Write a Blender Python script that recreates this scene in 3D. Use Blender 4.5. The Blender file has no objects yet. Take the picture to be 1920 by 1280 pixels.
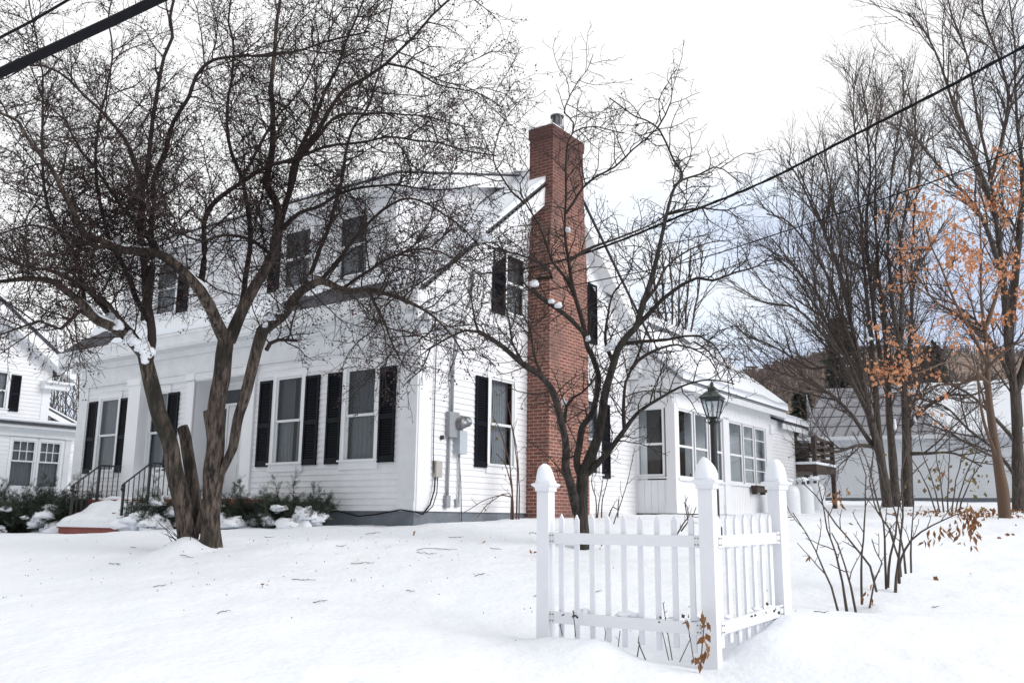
import bpy, bmesh, math, random
import numpy as np
from mathutils import Vector, Matrix, noise

# ------------------------------------------------------------------ camera, sky, sun
sc = bpy.context.scene
COL = sc.collection
RNG = np.random.default_rng(7)
random.seed(7)
EYE = 1.6
TH, RO, PS, FPX = 0.195964, 0.00957, 0.61593, 1676.59
FW = np.array([0, math.cos(TH), math.sin(TH)])
_r0 = np.array([1., 0, 0]); _u0 = np.array([0, -math.sin(TH), math.cos(TH)])
RT = math.cos(RO)*_r0 + math.sin(RO)*_u0
UP = -math.sin(RO)*_r0 + math.cos(RO)*_u0

cam = bpy.data.cameras.new('camera')
cam.sensor_fit = 'HORIZONTAL'; cam.sensor_width = 36.0
cam.lens = FPX/1920*36.0
cam.clip_start = 0.1; cam.clip_end = 3000
camo = bpy.data.objects.new('camera', cam); COL.objects.link(camo)
M = Matrix(((RT[0], UP[0], -FW[0], 0), (RT[1], UP[1], -FW[1], 0), (RT[2], UP[2], -FW[2], EYE), (0, 0, 0, 1)))
camo.matrix_world = M
sc.camera = camo

SUN_ELEV = math.radians(28)
sd = np.array([0.90, -0.44, 0]); sd /= np.linalg.norm(sd)
SUN_DIR = Vector((sd[0]*math.cos(SUN_ELEV), sd[1]*math.cos(SUN_ELEV), math.sin(SUN_ELEV)))
sun = bpy.data.lights.new('sun', 'SUN'); sun.energy = 2.4; sun.angle = math.radians(34); sun.color = (1.0, 0.97, 0.93)
suno = bpy.data.objects.new('sun', sun); COL.objects.link(suno)
suno.rotation_euler = SUN_DIR.to_track_quat('Z', 'Y').to_euler()
suno.location = (20, -20, 30)

world = bpy.data.worlds.new('World'); sc.world = world; world.use_nodes = True
nt = world.node_tree; nt.nodes.clear()
wo = nt.nodes.new('ShaderNodeOutputWorld'); bg = nt.nodes.new('ShaderNodeBackground')
bg.inputs['Strength'].default_value = 0.1
sky = nt.nodes.new('ShaderNodeTexSky'); sky.sky_type = 'NISHITA'; sky.sun_disc = False
sky.sun_elevation = SUN_ELEV; sky.sun_rotation = math.atan2(SUN_DIR.x, SUN_DIR.y)
tc = nt.nodes.new('ShaderNodeTexCoord')
sep = nt.nodes.new('ShaderNodeSeparateXYZ')
mp = nt.nodes.new('ShaderNodeMapping'); mp.inputs['Scale'].default_value = (1.0, 1.0, 2.6)
mp.inputs['Location'].default_value = (0.35, 0.1, 0.0)
nz = nt.nodes.new('ShaderNodeTexNoise'); nz.inputs['Scale'].default_value = 3.2; nz.inputs['Detail'].default_value = 6; nz.inputs['Roughness'].default_value = 0.55
elev = nt.nodes.new('ShaderNodeMapRange'); elev.inputs['From Min'].default_value = 0.05; elev.inputs['From Max'].default_value = 0.62
elev.inputs['To Min'].default_value = 0.22; elev.inputs['To Max'].default_value = 1.0
madd = nt.nodes.new('ShaderNodeMath'); madd.operation = 'ADD'
ramp = nt.nodes.new('ShaderNodeValToRGB')
cr = ramp.color_ramp
cr.elements[0].position = 0.60; cr.elements[0].color = (0.55, 0.62, 0.80, 1)
cr.elements[1].position = 1.0; cr.elements[1].color = (1.0, 1.0, 1.0, 1)
e = cr.elements.new(0.80); e.color = (0.76, 0.84, 0.96, 1)
cl = nt.nodes.new('ShaderNodeVectorMath'); cl.operation = 'SCALE'; cl.inputs['Scale'].default_value = 10.6
mix = nt.nodes.new('ShaderNodeMix'); mix.data_type = 'RGBA'; mix.inputs[0].default_value = 0.90
L = nt.links.new
L(tc.outputs['Generated'], mp.inputs['Vector']); L(mp.outputs[0], nz.inputs['Vector'])
L(tc.outputs['Generated'], sep.inputs[0]); L(sep.outputs['Z'], elev.inputs['Value'])
sidex = nt.nodes.new('ShaderNodeMath'); sidex.operation = 'MULTIPLY_ADD'; sidex.inputs[1].default_value = -0.35; sidex.inputs[2].default_value = -0.12
L(sep.outputs['X'], sidex.inputs[0])
madd0 = nt.nodes.new('ShaderNodeMath'); madd0.operation = 'ADD'; L(elev.outputs[0], madd0.inputs[0]); L(sidex.outputs[0], madd0.inputs[1])
L(madd0.outputs[0], madd.inputs[0]); L(nz.outputs['Fac'], madd.inputs[1]); L(madd.outputs[0], ramp.inputs['Fac'])
# the overcast is brighter ahead of the camera than behind it
dirm = nt.nodes.new('ShaderNodeMapRange'); dirm.interpolation_type = 'SMOOTHSTEP'
dirm.inputs['From Min'].default_value = -0.55; dirm.inputs['From Max'].default_value = 0.55; dirm.inputs['To Min'].default_value = 7.7; dirm.inputs['To Max'].default_value = 12.2
L(sep.outputs['Y'], dirm.inputs['Value']); L(dirm.outputs[0], cl.inputs['Scale'])
L(ramp.outputs['Color'], cl.inputs[0])
L(sky.outputs[0], mix.inputs[6]); L(cl.outputs[0], mix.inputs[7]); L(mix.outputs[2], bg.inputs['Color']); L(bg.outputs[0], wo.inputs[0])

sc.view_settings.view_transform = 'Standard'; sc.view_settings.look = 'None'
sc.view_settings.exposure = 0.0; sc.view_settings.gamma = 1.0
sc.view_settings.use_curve_mapping = False
sc.render.resolution_x = 1024; sc.render.resolution_y = 682

# ------------------------------------------------------------------ helpers
def at(px, py, Y):
    r = (px-960)*RT - (py-640)*UP + FPX*FW
    r = r*(Y/r[1])
    return np.array([r[0], r[1], r[2]+EYE])

def tag(o, label=None, cat=None, group=None, kind=None):
    if label: o['label'] = label
    if cat: o['category'] = cat
    if group: o['group'] = group
    if kind: o['kind'] = kind
    return o

def empty(name, loc=(0, 0, 0), rz=0.0):
    o = bpy.data.objects.new(name, None); COL.objects.link(o)
    o.location = loc; o.rotation_euler = (0, 0, rz); o.empty_display_size = 0.2
    return o

def copy_tree(o, parent=None):
    c = o.copy(); COL.objects.link(c)
    if parent: c.parent = parent
    for ch in list(o.children): copy_tree(ch, c)
    return c

def pane_quad(T, s0, s1, z0, z1, o):
    q = [T(s0, z0, o), T(s1, z0, o), T(s1, z1, o), T(s0, z1, o)]
    n = np.cross(np.subtract(q[1], q[0]), np.subtract(q[2], q[0])); d = np.subtract(T(s0, z0, o+1), q[0])
    return q if n@d > 0 else q[::-1]

class MB:
    def __init__(s): s.v = []; s.f = []; s.m = []
    def add(s, verts, faces, mi=0):
        b = len(s.v); s.v.extend([tuple(map(float, p)) for p in verts])
        for f in faces: s.f.append(tuple(i+b for i in f)); s.m.append(mi)
    def quad(s, a, b, c, d, mi=0): s.add((a, b, c, d), ((0, 1, 2, 3),), mi)
    def box(s, x0, x1, y0, y1, z0, z1, mi=0, T=None):
        x0, x1 = min(x0, x1), max(x0, x1); y0, y1 = min(y0, y1), max(y0, y1); z0, z1 = min(z0, z1), max(z0, z1)
        v = [(x0, y0, z0), (x1, y0, z0), (x1, y1, z0), (x0, y1, z0), (x0, y0, z1), (x1, y0, z1), (x1, y1, z1), (x0, y1, z1)]
        if T: v = [T(*p) for p in v]
        s.add(v, ((0, 3, 2, 1), (4, 5, 6, 7), (0, 1, 5, 4), (1, 2, 6, 5), (2, 3, 7, 6), (3, 0, 4, 7)), mi)
    def prism(s, poly, h0, h1, T, mi=0):
        # poly: 2D points, extruded from h0 to h1; T(a, b, h) -> xyz
        n = len(poly)
        v = [T(a, b, h0) for a, b in poly] + [T(a, b, h1) for a, b in poly]
        s.add(v, [tuple(range(n))[::-1], tuple(range(n, 2*n))] + [(i, (i+1) % n, n+(i+1) % n, n+i) for i in range(n)], mi)
    def tube(s, pts, r, n=6, mi=0, cap=True):
        pts = np.array(pts, float); N = len(pts)
        r = np.full(N, r) if np.isscalar(r) else np.array(r, float)
        t = np.gradient(pts, axis=0); t /= np.linalg.norm(t, axis=1)[:, None]+1e-9
        ref = np.array([0, 0, 1.]) if abs(t.mean(0)[2]) < 0.8 else np.array([1., 0, 0])
        a = np.cross(t, ref); a /= np.linalg.norm(a, axis=1)[:, None]+1e-9
        b = np.cross(t, a)
        ang = np.arange(n)*2*math.pi/n
        ring = pts[:, None] + r[:, None, None]*(np.cos(ang)[None, :, None]*a[:, None] + np.sin(ang)[None, :, None]*b[:, None])
        fs = [(i*n+j, i*n+(j+1) % n, (i+1)*n+(j+1) % n, (i+1)*n+j) for i in range(N-1) for j in range(n)]
        if cap: fs += [tuple(range(n)), tuple(range((N-1)*n, N*n))[::-1]]
        s.add(ring.reshape(-1, 3), fs, mi)
    def lathe(s, prof, c=(0, 0, 0), n=16, mi=0):
        v = []
        for r, z in prof:
            for k in range(n):
                a = 2*math.pi*k/n; v.append((c[0]+r*math.cos(a), c[1]+r*math.sin(a), c[2]+z))
        N = len(prof)
        fs = [(i*n+j, i*n+(j+1) % n, (i+1)*n+(j+1) % n, (i+1)*n+j) for i in range(N-1) for j in range(n)]
        fs += [tuple(range(n))[::-1], tuple(range((N-1)*n, N*n))]
        s.add(v, fs, mi)
    def build(s, name, mats, parent=None, smooth=False, recalc=True, bevel=0.0):
        me = bpy.data.meshes.new(name); me.from_pydata(s.v, [], s.f)
        if not isinstance(mats, (list, tuple)): mats = [mats]
        for m in mats: me.materials.append(m)
        if len(mats) > 1: me.polygons.foreach_set('material_index', s.m)
        if recalc:
            bm = bmesh.new(); bm.from_mesh(me); bmesh.ops.recalc_face_normals(bm, faces=bm.faces); bm.to_mesh(me); bm.free()
        if smooth: me.polygons.foreach_set('use_smooth', [True]*len(me.polygons))
        me.update()
        o = bpy.data.objects.new(name, me); COL.objects.link(o)
        if parent: o.parent = parent
        if bevel:
            md = o.modifiers.new('bevel', 'BEVEL'); md.width = bevel; md.segments = 2; md.limit_method = 'ANGLE'
        return o

def np_mesh(name, V, F, mat, parent=None, smooth=False):
    """V (n,3), F (m,k) int"""
    V = np.asarray(V, np.float32); F = np.asarray(F, np.int32)
    me = bpy.data.meshes.new(name)
    me.vertices.add(len(V)); me.vertices.foreach_set('co', V.ravel())
    k = F.shape[1]
    me.loops.add(F.size); me.loops.foreach_set('vertex_index', F.ravel())
    me.polygons.add(len(F)); me.polygons.foreach_set('loop_start', np.arange(0, F.size, k, dtype=np.int32))
    me.polygons.foreach_set('loop_total', np.full(len(F), k, np.int32))
    if smooth: me.polygons.foreach_set('use_smooth', np.ones(len(F), bool))
    me.materials.append(mat); me.update(calc_edges=True); me.validate()
    o = bpy.data.objects.new(name, me); COL.objects.link(o)
    if parent: o.parent = parent
    return o

# ------------------------------------------------------------------ materials
def mat(name, col, rough=0.6, var=0.0, vscale=8.0, bump=0.0, bscale=40.0, metal=0.0, col2=None, spec=0.5, stretch=(1, 1, 1), detail=5):
    m = bpy.data.materials.new(name); m.use_nodes = True
    t = m.node_tree; p = t.nodes['Principled BSDF']
    p.inputs['Base Color'].default_value = (*col, 1); p.inputs['Roughness'].default_value = rough
    p.inputs['Metallic'].default_value = metal; p.inputs['Specular IOR Level'].default_value = spec
    if var or col2 or bump:
        tcn = t.nodes.new('ShaderNodeTexCoord'); mpn = t.nodes.new('ShaderNodeMapping'); mpn.inputs['Scale'].default_value = stretch
        t.links.new(tcn.outputs['Object'], mpn.inputs['Vector'])
    if var or col2:
        n = t.nodes.new('ShaderNodeTexNoise'); n.inputs['Scale'].default_value = vscale; n.inputs['Detail'].default_value = detail; n.inputs['Roughness'].default_value = 0.65
        r = t.nodes.new('ShaderNodeValToRGB'); r.color_ramp.elements[0].position = 0.32; r.color_ramp.elements[1].position = 0.68
        c2 = col2 if col2 else tuple(min(1, c*(1+var)) for c in col)
        c1 = col if col2 else tuple(c*(1-var) for c in col)
        r.color_ramp.elements[0].color = (*c1, 1); r.color_ramp.elements[1].color = (*c2, 1)
        t.links.new(mpn.outputs[0], n.inputs['Vector']); t.links.new(n.outputs['Fac'], r.inputs['Fac']); t.links.new(r.outputs['Color'], p.inputs['Base Color'])
    if bump:
        n2 = t.nodes.new('ShaderNodeTexNoise'); n2.inputs['Scale'].default_value = bscale; n2.inputs['Detail'].default_value = 6
        b = t.nodes.new('ShaderNodeBump'); b.inputs['Strength'].default_value = bump; b.inputs['Distance'].default_value = 0.02
        t.links.new(mpn.outputs[0], n2.inputs['Vector']); t.links.new(n2.outputs['Fac'], b.inputs['Height']); t.links.new(b.outputs[0], p.inputs['Normal'])
    return m

SNOW = mat('snow', (0.86, 0.89, 0.94), 0.75, bump=0.35, bscale=22, spec=0.25)
SNOWG = mat('ground_snow', (0.83, 0.865, 0.925), 0.8, col2=(0.87, 0.895, 0.935), vscale=.8, bump=0.7, bscale=14, spec=0.2)
SIDING = mat('white_siding', (0.765, 0.77, 0.79), 0.5, var=0.055, vscale=2.4, detail=9)
TRIM = mat('white_trim', (0.79, 0.80, 0.815), 0.42, var=0.03, vscale=2.3)
TRIM2 = mat('weathered_white_trim', (0.72, 0.735, 0.75), 0.5, var=0.06, vscale=4)
FRAME = mat('window_frame', (0.70, 0.72, 0.73), 0.4, var=0.03, vscale=5)
VINYL = mat('fence_vinyl', (0.80, 0.81, 0.85), 0.35, var=0.03, vscale=6)
SHUT = mat('black_shutter', (0.0045, 0.0055, 0.0095), 0.5, var=0.25, vscale=6, spec=0.14)
SHINGLE = mat('shingles', (0.060, 0.062, 0.072), 0.85, var=0.3, vscale=14, bump=0.5, bscale=60)
FOUND = mat('gray_foundation', (0.155, 0.175, 0.20), 0.8, var=0.15, vscale=4, bump=0.3, bscale=30)
METALROOF = mat('corrugated_metal', (0.30, 0.31, 0.33), 0.4, var=0.1, metal=0.6)
GREYBOX = mat('grey_box', (0.27, 0.285, 0.30), 0.5, var=0.08, vscale=8)
LTGREY = mat('light_grey_box', (0.42, 0.46, 0.50), 0.45, var=0.05)
BEIGEBOX = mat('beige_box', (0.40, 0.38, 0.35), 0.6, var=0.05)
STEEL = mat('steel_flue', (0.20, 0.20, 0.21), 0.5, metal=0.7, var=0.25)
BLACK = mat('black_metal', (0.016, 0.017, 0.019), 0.45, var=0.2)
CABLE = mat('cable', (0.010, 0.010, 0.013), 0.7, var=0.2, vscale=20, spec=0.12)
REDDECK = mat('red_paint', (0.26, 0.060, 0.045), 0.55, var=0.18, vscale=6, bump=0.15)
CURTAIN = mat('curtain', (0.34, 0.345, 0.36), 0.9, var=0.06)
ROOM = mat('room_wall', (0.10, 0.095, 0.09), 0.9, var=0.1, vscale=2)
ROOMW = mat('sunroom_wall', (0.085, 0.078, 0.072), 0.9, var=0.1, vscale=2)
DKWOOD = mat('dark_deck_wood', (0.060, 0.042, 0.034), 0.8, var=0.25, vscale=9)
BARNROOF = mat('slate_panels', (0.33, 0.33, 0.36), 0.7, var=0.12, vscale=3)
BARNLINE = mat('roof_seams', (0.06, 0.06, 0.07), 0.7)
BARNW = mat('barn_siding', (0.62, 0.64, 0.67), 0.6, var=0.05, vscale=1.5)
YELLOW = mat('yellow_siding', (0.70, 0.58, 0.42), 0.6, var=0.05)
COPPER = mat('lantern_verdigris', (0.055, 0.075, 0.070), 0.5, var=0.3, vscale=12)
TANK = mat('tank_white', (0.72, 0.74, 0.77), 0.4, var=0.04)
LEAFO = mat('orange_leaf', (0.50, 0.185, 0.07), 0.7, col2=(0.60, 0.32, 0.18), vscale=14)
LEAFB = mat('brown_leaf', (0.16, 0.060, 0.022), 0.7, col2=(0.28, 0.13, 0.04), vscale=14)
LEAFG = mat('olive_leaf', (0.09, 0.10, 0.03), 0.7, col2=(0.20, 0.12, 0.035), vscale=9)
YEW = mat('yew_needles', (0.010, 0.019, 0.012), 0.6, col2=(0.030, 0.045, 0.024), vscale=5)
PINE = mat('pine_needles', (0.016, 0.028, 0.020), 0.7, col2=(0.032, 0.046, 0.032), vscale=0.6)
BERRY = mat('berry', (0.020, 0.009, 0.011), 0.4, col2=(0.060, 0.012, 0.016), vscale=1.3)
TWIG = mat('dark_twig', (0.020, 0.016, 0.015), 0.8, col2=(0.046, 0.033, 0.029), vscale=1.2, spec=.25)
TWIGR = mat('apple_twig', (0.024, 0.019, 0.017), 0.8, col2=(0.050, 0.038, 0.032), vscale=1.2, spec=.25)
BEECHB = mat('beech_bark', (0.12, 0.060, 0.032), 0.7, col2=(0.085, 0.062, 0.045), vscale=1.6)
STEM = mat('shrub_stem', (0.040, 0.031, 0.028), 0.75, col2=(0.085, 0.062, 0.050), vscale=5)
STEMR = mat('red_brown_stem', (0.10, 0.045, 0.032), 0.7, col2=(0.07, 0.048, 0.04), vscale=6)
WOODS = mat('far_woods', (0.125, 0.102, 0.100), 0.95, col2=(0.23, 0.185, 0.168), vscale=0.03)
HILLM = mat('hill_soil', (0.17, 0.125, 0.10), 0.95, col2=(0.30, 0.22, 0.17), vscale=0.02)

def bark_mat(name, c1, c2, moss):
    m = mat(name, c1, 0.9, col2=c2, vscale=24, stretch=(1, 1, 0.20), detail=6)
    t = m.node_tree; p = t.nodes['Principled BSDF']
    src = p.inputs['Base Color'].links[0].from_socket
    tcn = t.nodes.new('ShaderNodeTexCoord'); n = t.nodes.new('ShaderNodeTexNoise'); n.inputs['Scale'].default_value = 2.2; n.inputs['Detail'].default_value = 7
    for n_ in t.nodes:
        if n_.bl_idname == 'ShaderNodeValToRGB': n_.color_ramp.elements[0].position = .40; n_.color_ramp.elements[1].position = .62
    r = t.nodes.new('ShaderNodeMapRange'); r.inputs['From Min'].default_value = 0.50; r.inputs['From Max'].default_value = 0.68
    mx = t.nodes.new('ShaderNodeMix'); mx.data_type = 'RGBA'; mx.inputs[7].default_value = (*moss, 1)
    t.links.new(tcn.outputs['Object'], n.inputs['Vector']); t.links.new(n.outputs['Fac'], r.inputs['Value']); t.links.new(r.outputs[0], mx.inputs[0])
    t.links.new(src, mx.inputs[6]); t.links.new(mx.outputs[2], p.inputs['Base Color'])
    mp_ = t.nodes.new('ShaderNodeMapping'); mp_.inputs['Scale'].default_value = (1, 1, 0.18)
    n2 = t.nodes.new('ShaderNodeTexNoise'); n2.inputs['Scale'].default_value = 26; n2.inputs['Detail'].default_value = 8; n2.inputs['Roughness'].default_value = 0.7
    b = t.nodes.new('ShaderNodeBump'); b.inputs['Strength'].default_value = 1.0; b.inputs['Distance'].default_value = 0.05
    t.links.new(tcn.outputs['Object'], mp_.inputs[0]); t.links.new(mp_.outputs[0], n2.inputs['Vector']); t.links.new(n2.outputs['Fac'], b.inputs['Height']); t.links.new(b.outputs[0], p.inputs['Normal'])
    return m
BARK = bark_mat('crab_bark', (0.014, 0.010, 0.009), (0.165, 0.125, 0.100), (0.022, 0.021, 0.013))
BARK2 = bark_mat('apple_bark', (0.012, 0.010, 0.009), (0.070, 0.056, 0.048), (0.034, 0.035, 0.026))
MAPLEB = bark_mat('maple_bark', (0.040, 0.032, 0.029), (0.12, 0.094, 0.080), (0.055, 0.050, 0.036)); MAPLET = mat('maple_twig', (0.060, 0.050, 0.047), 0.85, col2=(0.11, 0.086, 0.077), vscale=.5, spec=.2)

def brick_mat():
    m = bpy.data.materials.new('brick'); m.use_nodes = True; t = m.node_tree; p = t.nodes['Principled BSDF']
    tcn = t.nodes.new('ShaderNodeTexCoord'); s = t.nodes.new('ShaderNodeSeparateXYZ'); sub = t.nodes.new('ShaderNodeMath'); sub.operation = 'SUBTRACT'
    cb = t.nodes.new('ShaderNodeCombineXYZ'); br = t.nodes.new('ShaderNodeTexBrick')
    br.inputs['Scale'].default_value = 1.0; br.inputs['Brick Width'].default_value = 0.205; br.inputs['Row Height'].default_value = 0.068
    br.inputs['Mortar Size'].default_value = 0.008; br.inputs['Mortar Smooth'].default_value = 0.2; br.inputs['Bias'].default_value = -0.1
    br.inputs['Color1'].default_value = (0.265, 0.086, 0.056, 1); br.inputs['Color2'].default_value = (0.155, 0.048, 0.036, 1); br.inputs['Mortar'].default_value = (0.42, 0.33, 0.28, 1)
    L = t.links.new
    L(tcn.outputs['Object'], s.inputs[0]); L(s.outputs['X'], sub.inputs[0]); L(s.outputs['Y'], sub.inputs[1]); L(sub.outputs[0], cb.inputs['X']); L(s.outputs['Z'], cb.inputs['Y'])
    L(cb.outputs[0], br.inputs['Vector'])
    n = t.nodes.new('ShaderNodeTexNoise'); n.inputs['Scale'].default_value = 1.6; n.inputs['Detail'].default_value = 8; n.inputs['Roughness'].default_value = 0.7
    r = t.nodes.new('ShaderNodeMapRange'); r.inputs['From Min'].default_value = 0.40; r.inputs['From Max'].default_value = 0.72; r.inputs['To Max'].default_value = 0.85
    mx = t.nodes.new('ShaderNodeMix'); mx.data_type = 'RGBA'; mx.inputs[7].default_value = (0.12, 0.075, 0.066, 1)
    L(tcn.outputs['Object'], n.inputs['Vector']); L(n.outputs['Fac'], r.inputs['Value']); L(r.outputs[0], mx.inputs[0]); L(br.outputs['Color'], mx.inputs[6])
    # brick darkens gradually toward the top of the stack, over the mottled wash stain
    wz = t.nodes.new('ShaderNodeMapRange'); wz.inputs['From Min'].default_value = 5.6; wz.inputs['From Max'].default_value = 7.7; wz.inputs['To Max'].default_value = 0.8
    L(s.outputs['Z'], wz.inputs['Value'])
    mx2 = t.nodes.new('ShaderNodeMix'); mx2.data_type = 'RGBA'; mx2.inputs[7].default_value = (0.060, 0.023, 0.021, 1)
    L(wz.outputs[0], mx2.inputs[0]); L(mx.outputs[2], mx2.inputs[6]); L(mx2.outputs[2], p.inputs['Base Color'])
    p.inputs['Roughness'].default_value = 0.9
    b = t.nodes.new('ShaderNodeBump'); b.inputs['Strength'].default_value = 0.6; b.inputs['Distance'].default_value = 0.01; b.invert = True
    L(br.outputs['Fac'], b.inputs['Height']); L(b.outputs[0], p.inputs['Normal'])
    return m
BRICK = brick_mat()

def glass_mat(name='glass', tint=(0.80, 0.84, 0.86), extra=0.0):
    m = bpy.data.materials.new(name); m.use_nodes = True; t = m.node_tree; t.nodes.clear()
    o = t.nodes.new('ShaderNodeOutputMaterial'); g = t.nodes.new('ShaderNodeBsdfGlossy'); tr = t.nodes.new('ShaderNodeBsdfTransparent')
    fr = t.nodes.new('ShaderNodeFresnel'); fr.inputs['IOR'].default_value = 1.5; ad = t.nodes.new('ShaderNodeMath'); ad.operation = 'ADD'; ad.inputs[1].default_value = extra
    ad.use_clamp = True
    mx = t.nodes.new('ShaderNodeMixShader'); g.inputs['Roughness'].default_value = 0.02; g.inputs['Color'].default_value = (.72, .76, .80, 1); tr.inputs['Color'].default_value = (*tint, 1)
    tcn = t.nodes.new('ShaderNodeTexCoord'); n = t.nodes.new('ShaderNodeTexNoise'); n.inputs['Scale'].default_value = 1.3; b = t.nodes.new('ShaderNodeBump'); b.inputs['Strength'].default_value = 0.08; b.inputs['Distance'].default_value = 0.05
    t.links.new(tcn.outputs['Object'], n.inputs['Vector']); t.links.new(n.outputs['Fac'], b.inputs['Height']); t.links.new(b.outputs[0], g.inputs['Normal'])
    t.links.new(fr.outputs[0], ad.inputs[0]); t.links.new(ad.outputs[0], mx.inputs[0]); t.links.new(tr.outputs[0], mx.inputs[1]); t.links.new(g.outputs[0], mx.inputs[2]); t.links.new(mx.outputs[0], o.inputs[0])
    return m
GLASS = glass_mat()
SCREEN = glass_mat('screened_glass', (0.55, 0.57, 0.59), 0.0)

# ------------------------------------------------------------------ terrain
TP = np.array([
 (0, 0, 0), (-6, 0, 0), (6, 0, .05), (0, 3.2, .12), (-4, 3.5, .1), (4, 3.5, .15),
 (1.53, 7.0, .50), (0.29, 7.7, .60), (2.24, 7.65, .84), (1.35, 7.9, .60),
 (-.86, 6, .54), (-3.2, 6, .52), (3.3, 6, .60), (3.05, 8.5, .82), (4.0, 9.5, .92), (4.7, 11, 1.07), (7, 11, 1.05),
 (-3.65, 11, 1.20), (.93, 12, 1.27), (-1, 9, .90), (-6, 9, .86),
 (-1.3, 14.4, 1.47), (-1.56, 14.73, 1.475), (.29, 17.34, 1.62), (1.4, 17.8, 1.66), (2.9, 21.0, 1.72), (-10, 20.7, 1.30), (-10.6, 18.6, 1.19), (-8.8, 17.4, 1.23), (-6.4, 16.4, 1.33), (-4.2, 15.3, 1.41), (-5.5, 14.0, 1.31),
 (3.6, 19.6, 1.72), (7.6, 24, 1.80), (6.5, 26, 1.85), (12.9, 30, 2.12), (11.9, 22, 1.80), (12.7, 38, 2.50), (21, 34.8, 2.38), (8.8, 16, 1.43),
 (-7, 13, 1.20), (-11, 14, 1.05), (-15, 28, 1.9), (-20, 20, 1.5), (-14, 6, .5), (14, 6, .6), (14, 14, 1.3), (22, 22, 1.8),
 (-40, 60, 2.6), (0, 60, 2.7), (40, 60, 3.0), (-50, 20, 1.4), (50, 20, 1.7), (0, -30, 0), (-40, -20, 0), (40, -20, 0), (30, 8, .8), (-30, 6, .4)], float)
def _tps_k(d2): return 0.5*d2*np.log(d2+1e-9)
_n = len(TP); _d2 = ((TP[:, None, :2]-TP[None, :, :2])**2).sum(-1)
_A = np.zeros((_n+3, _n+3)); _A[:_n, :_n] = _tps_k(_d2)+np.eye(_n)*0.02; _A[:_n, _n] = 1; _A[:_n, _n+1:] = TP[:, :2]; _A[_n:, :_n] = _A[:_n, _n:].T
_W = np.linalg.solve(_A, np.concatenate([TP[:, 2], [0, 0, 0]]))
def terr0(x, y):
    x = np.atleast_1d(np.asarray(x, float)); y = np.atleast_1d(np.asarray(y, float))
    cx = np.clip(x, -50, 50); cy = np.clip(y, -30, 60)
    out = np.empty(len(x))
    for i in range(0, len(x), 20000):
        d2 = (cx[i:i+20000, None]-TP[None, :, 0])**2 + (cy[i:i+20000, None]-TP[None, :, 1])**2
        out[i:i+20000] = _tps_k(d2)@_W[:_n] + _W[_n] + cx[i:i+20000]*_W[_n+1] + cy[i:i+20000]*_W[_n+2]
    return out
BUMPS = [  # x, y, radius, height : drifts, mounds, footprints
 (-3.86, 10.88, .26, .15), (-3.95, 10.6, .45, .06), (.62, 7.15, .40, .10), (1.05, 6.85, .35, .07), (.35, 7.55, .3, .09), (.75, 7.35, .28, .09), (1.95, 7.05, .30, .13), (2.25, 7.4, .22, .10), (1.2, 7.75, .5, -.06), (1.75, 7.5, .25, -.05),
 (.38, 6.50, .07, -.20), (.64, 6.47, .075, -.20), (.52, 6.10, .085, -.15), (-.2, 6.35, .06, -.10), (1.7, 6.2, .07, -.10), (.05, 6.1, .09, -.11), (-.5, 6.3, .12, -.05), (-1.1, 6.15, .12, -.04), (3.05, 8.4, .16, -.05), (3.4, 8.55, .2, .05), (-5.6, 13.4, .5, .10), (.2, 15.6, .8, .05), (2.0, 18.5, .5, .08),
 (2.75, 6.7, .12, -.03), (2.9, 6.5, .10, -.03)]
def terrain(x, y, rough=True):
    x = np.atleast_1d(np.asarray(x, float)); y = np.atleast_1d(np.asarray(y, float))
    z = terr0(x, y)
    for bx, by, br, bh in BUMPS: z = z + bh*np.exp(-((x-bx)**2+(y-by)**2)/(br*br))
    if rough:
        n = np.array([noise.noise(Vector((a*.55, b*.55, 0)))*.055 + noise.noise(Vector((a*1.7, b*1.7, 3)))*.022 + noise.noise(Vector((a*4.5, b*4.5, 7)))*.011 + noise.noise(Vector((a*11, b*11, 1)))*.0055 for a, b in zip(x, y)])
        z = z+n
    return z
def tz(x, y): return float(terrain([x], [y])[0])

def axis(lo, hi, d, far):
    a = list(np.arange(lo, hi+1e-6, d)); s = d
    while a[-1] < far: s *= 1.18; a.append(a[-1]+s)
    s = d
    while a[0] > -far: s *= 1.18; a.insert(0, a[0]-s)
    return np.array(a)
xs = axis(-9.0, 9.5, 0.065, 420); ys = axis(4.2, 18.5, 0.065, 420)
GX, GY = np.meshgrid(xs, ys)
GZ = terrain(GX.ravel(), GY.ravel()).reshape(GX.shape)
nx, ny = len(xs), len(ys)
idx = np.arange(nx*ny).reshape(ny, nx)
F = np.stack([idx[:-1, :-1], idx[:-1, 1:], idx[1:, 1:], idx[1:, :-1]], -1).reshape(-1, 4)
tag(np_mesh('ground', np.stack([GX.ravel(), GY.ravel(), GZ.ravel()], 1), F, SNOWG, smooth=True), kind='structure')

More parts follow.
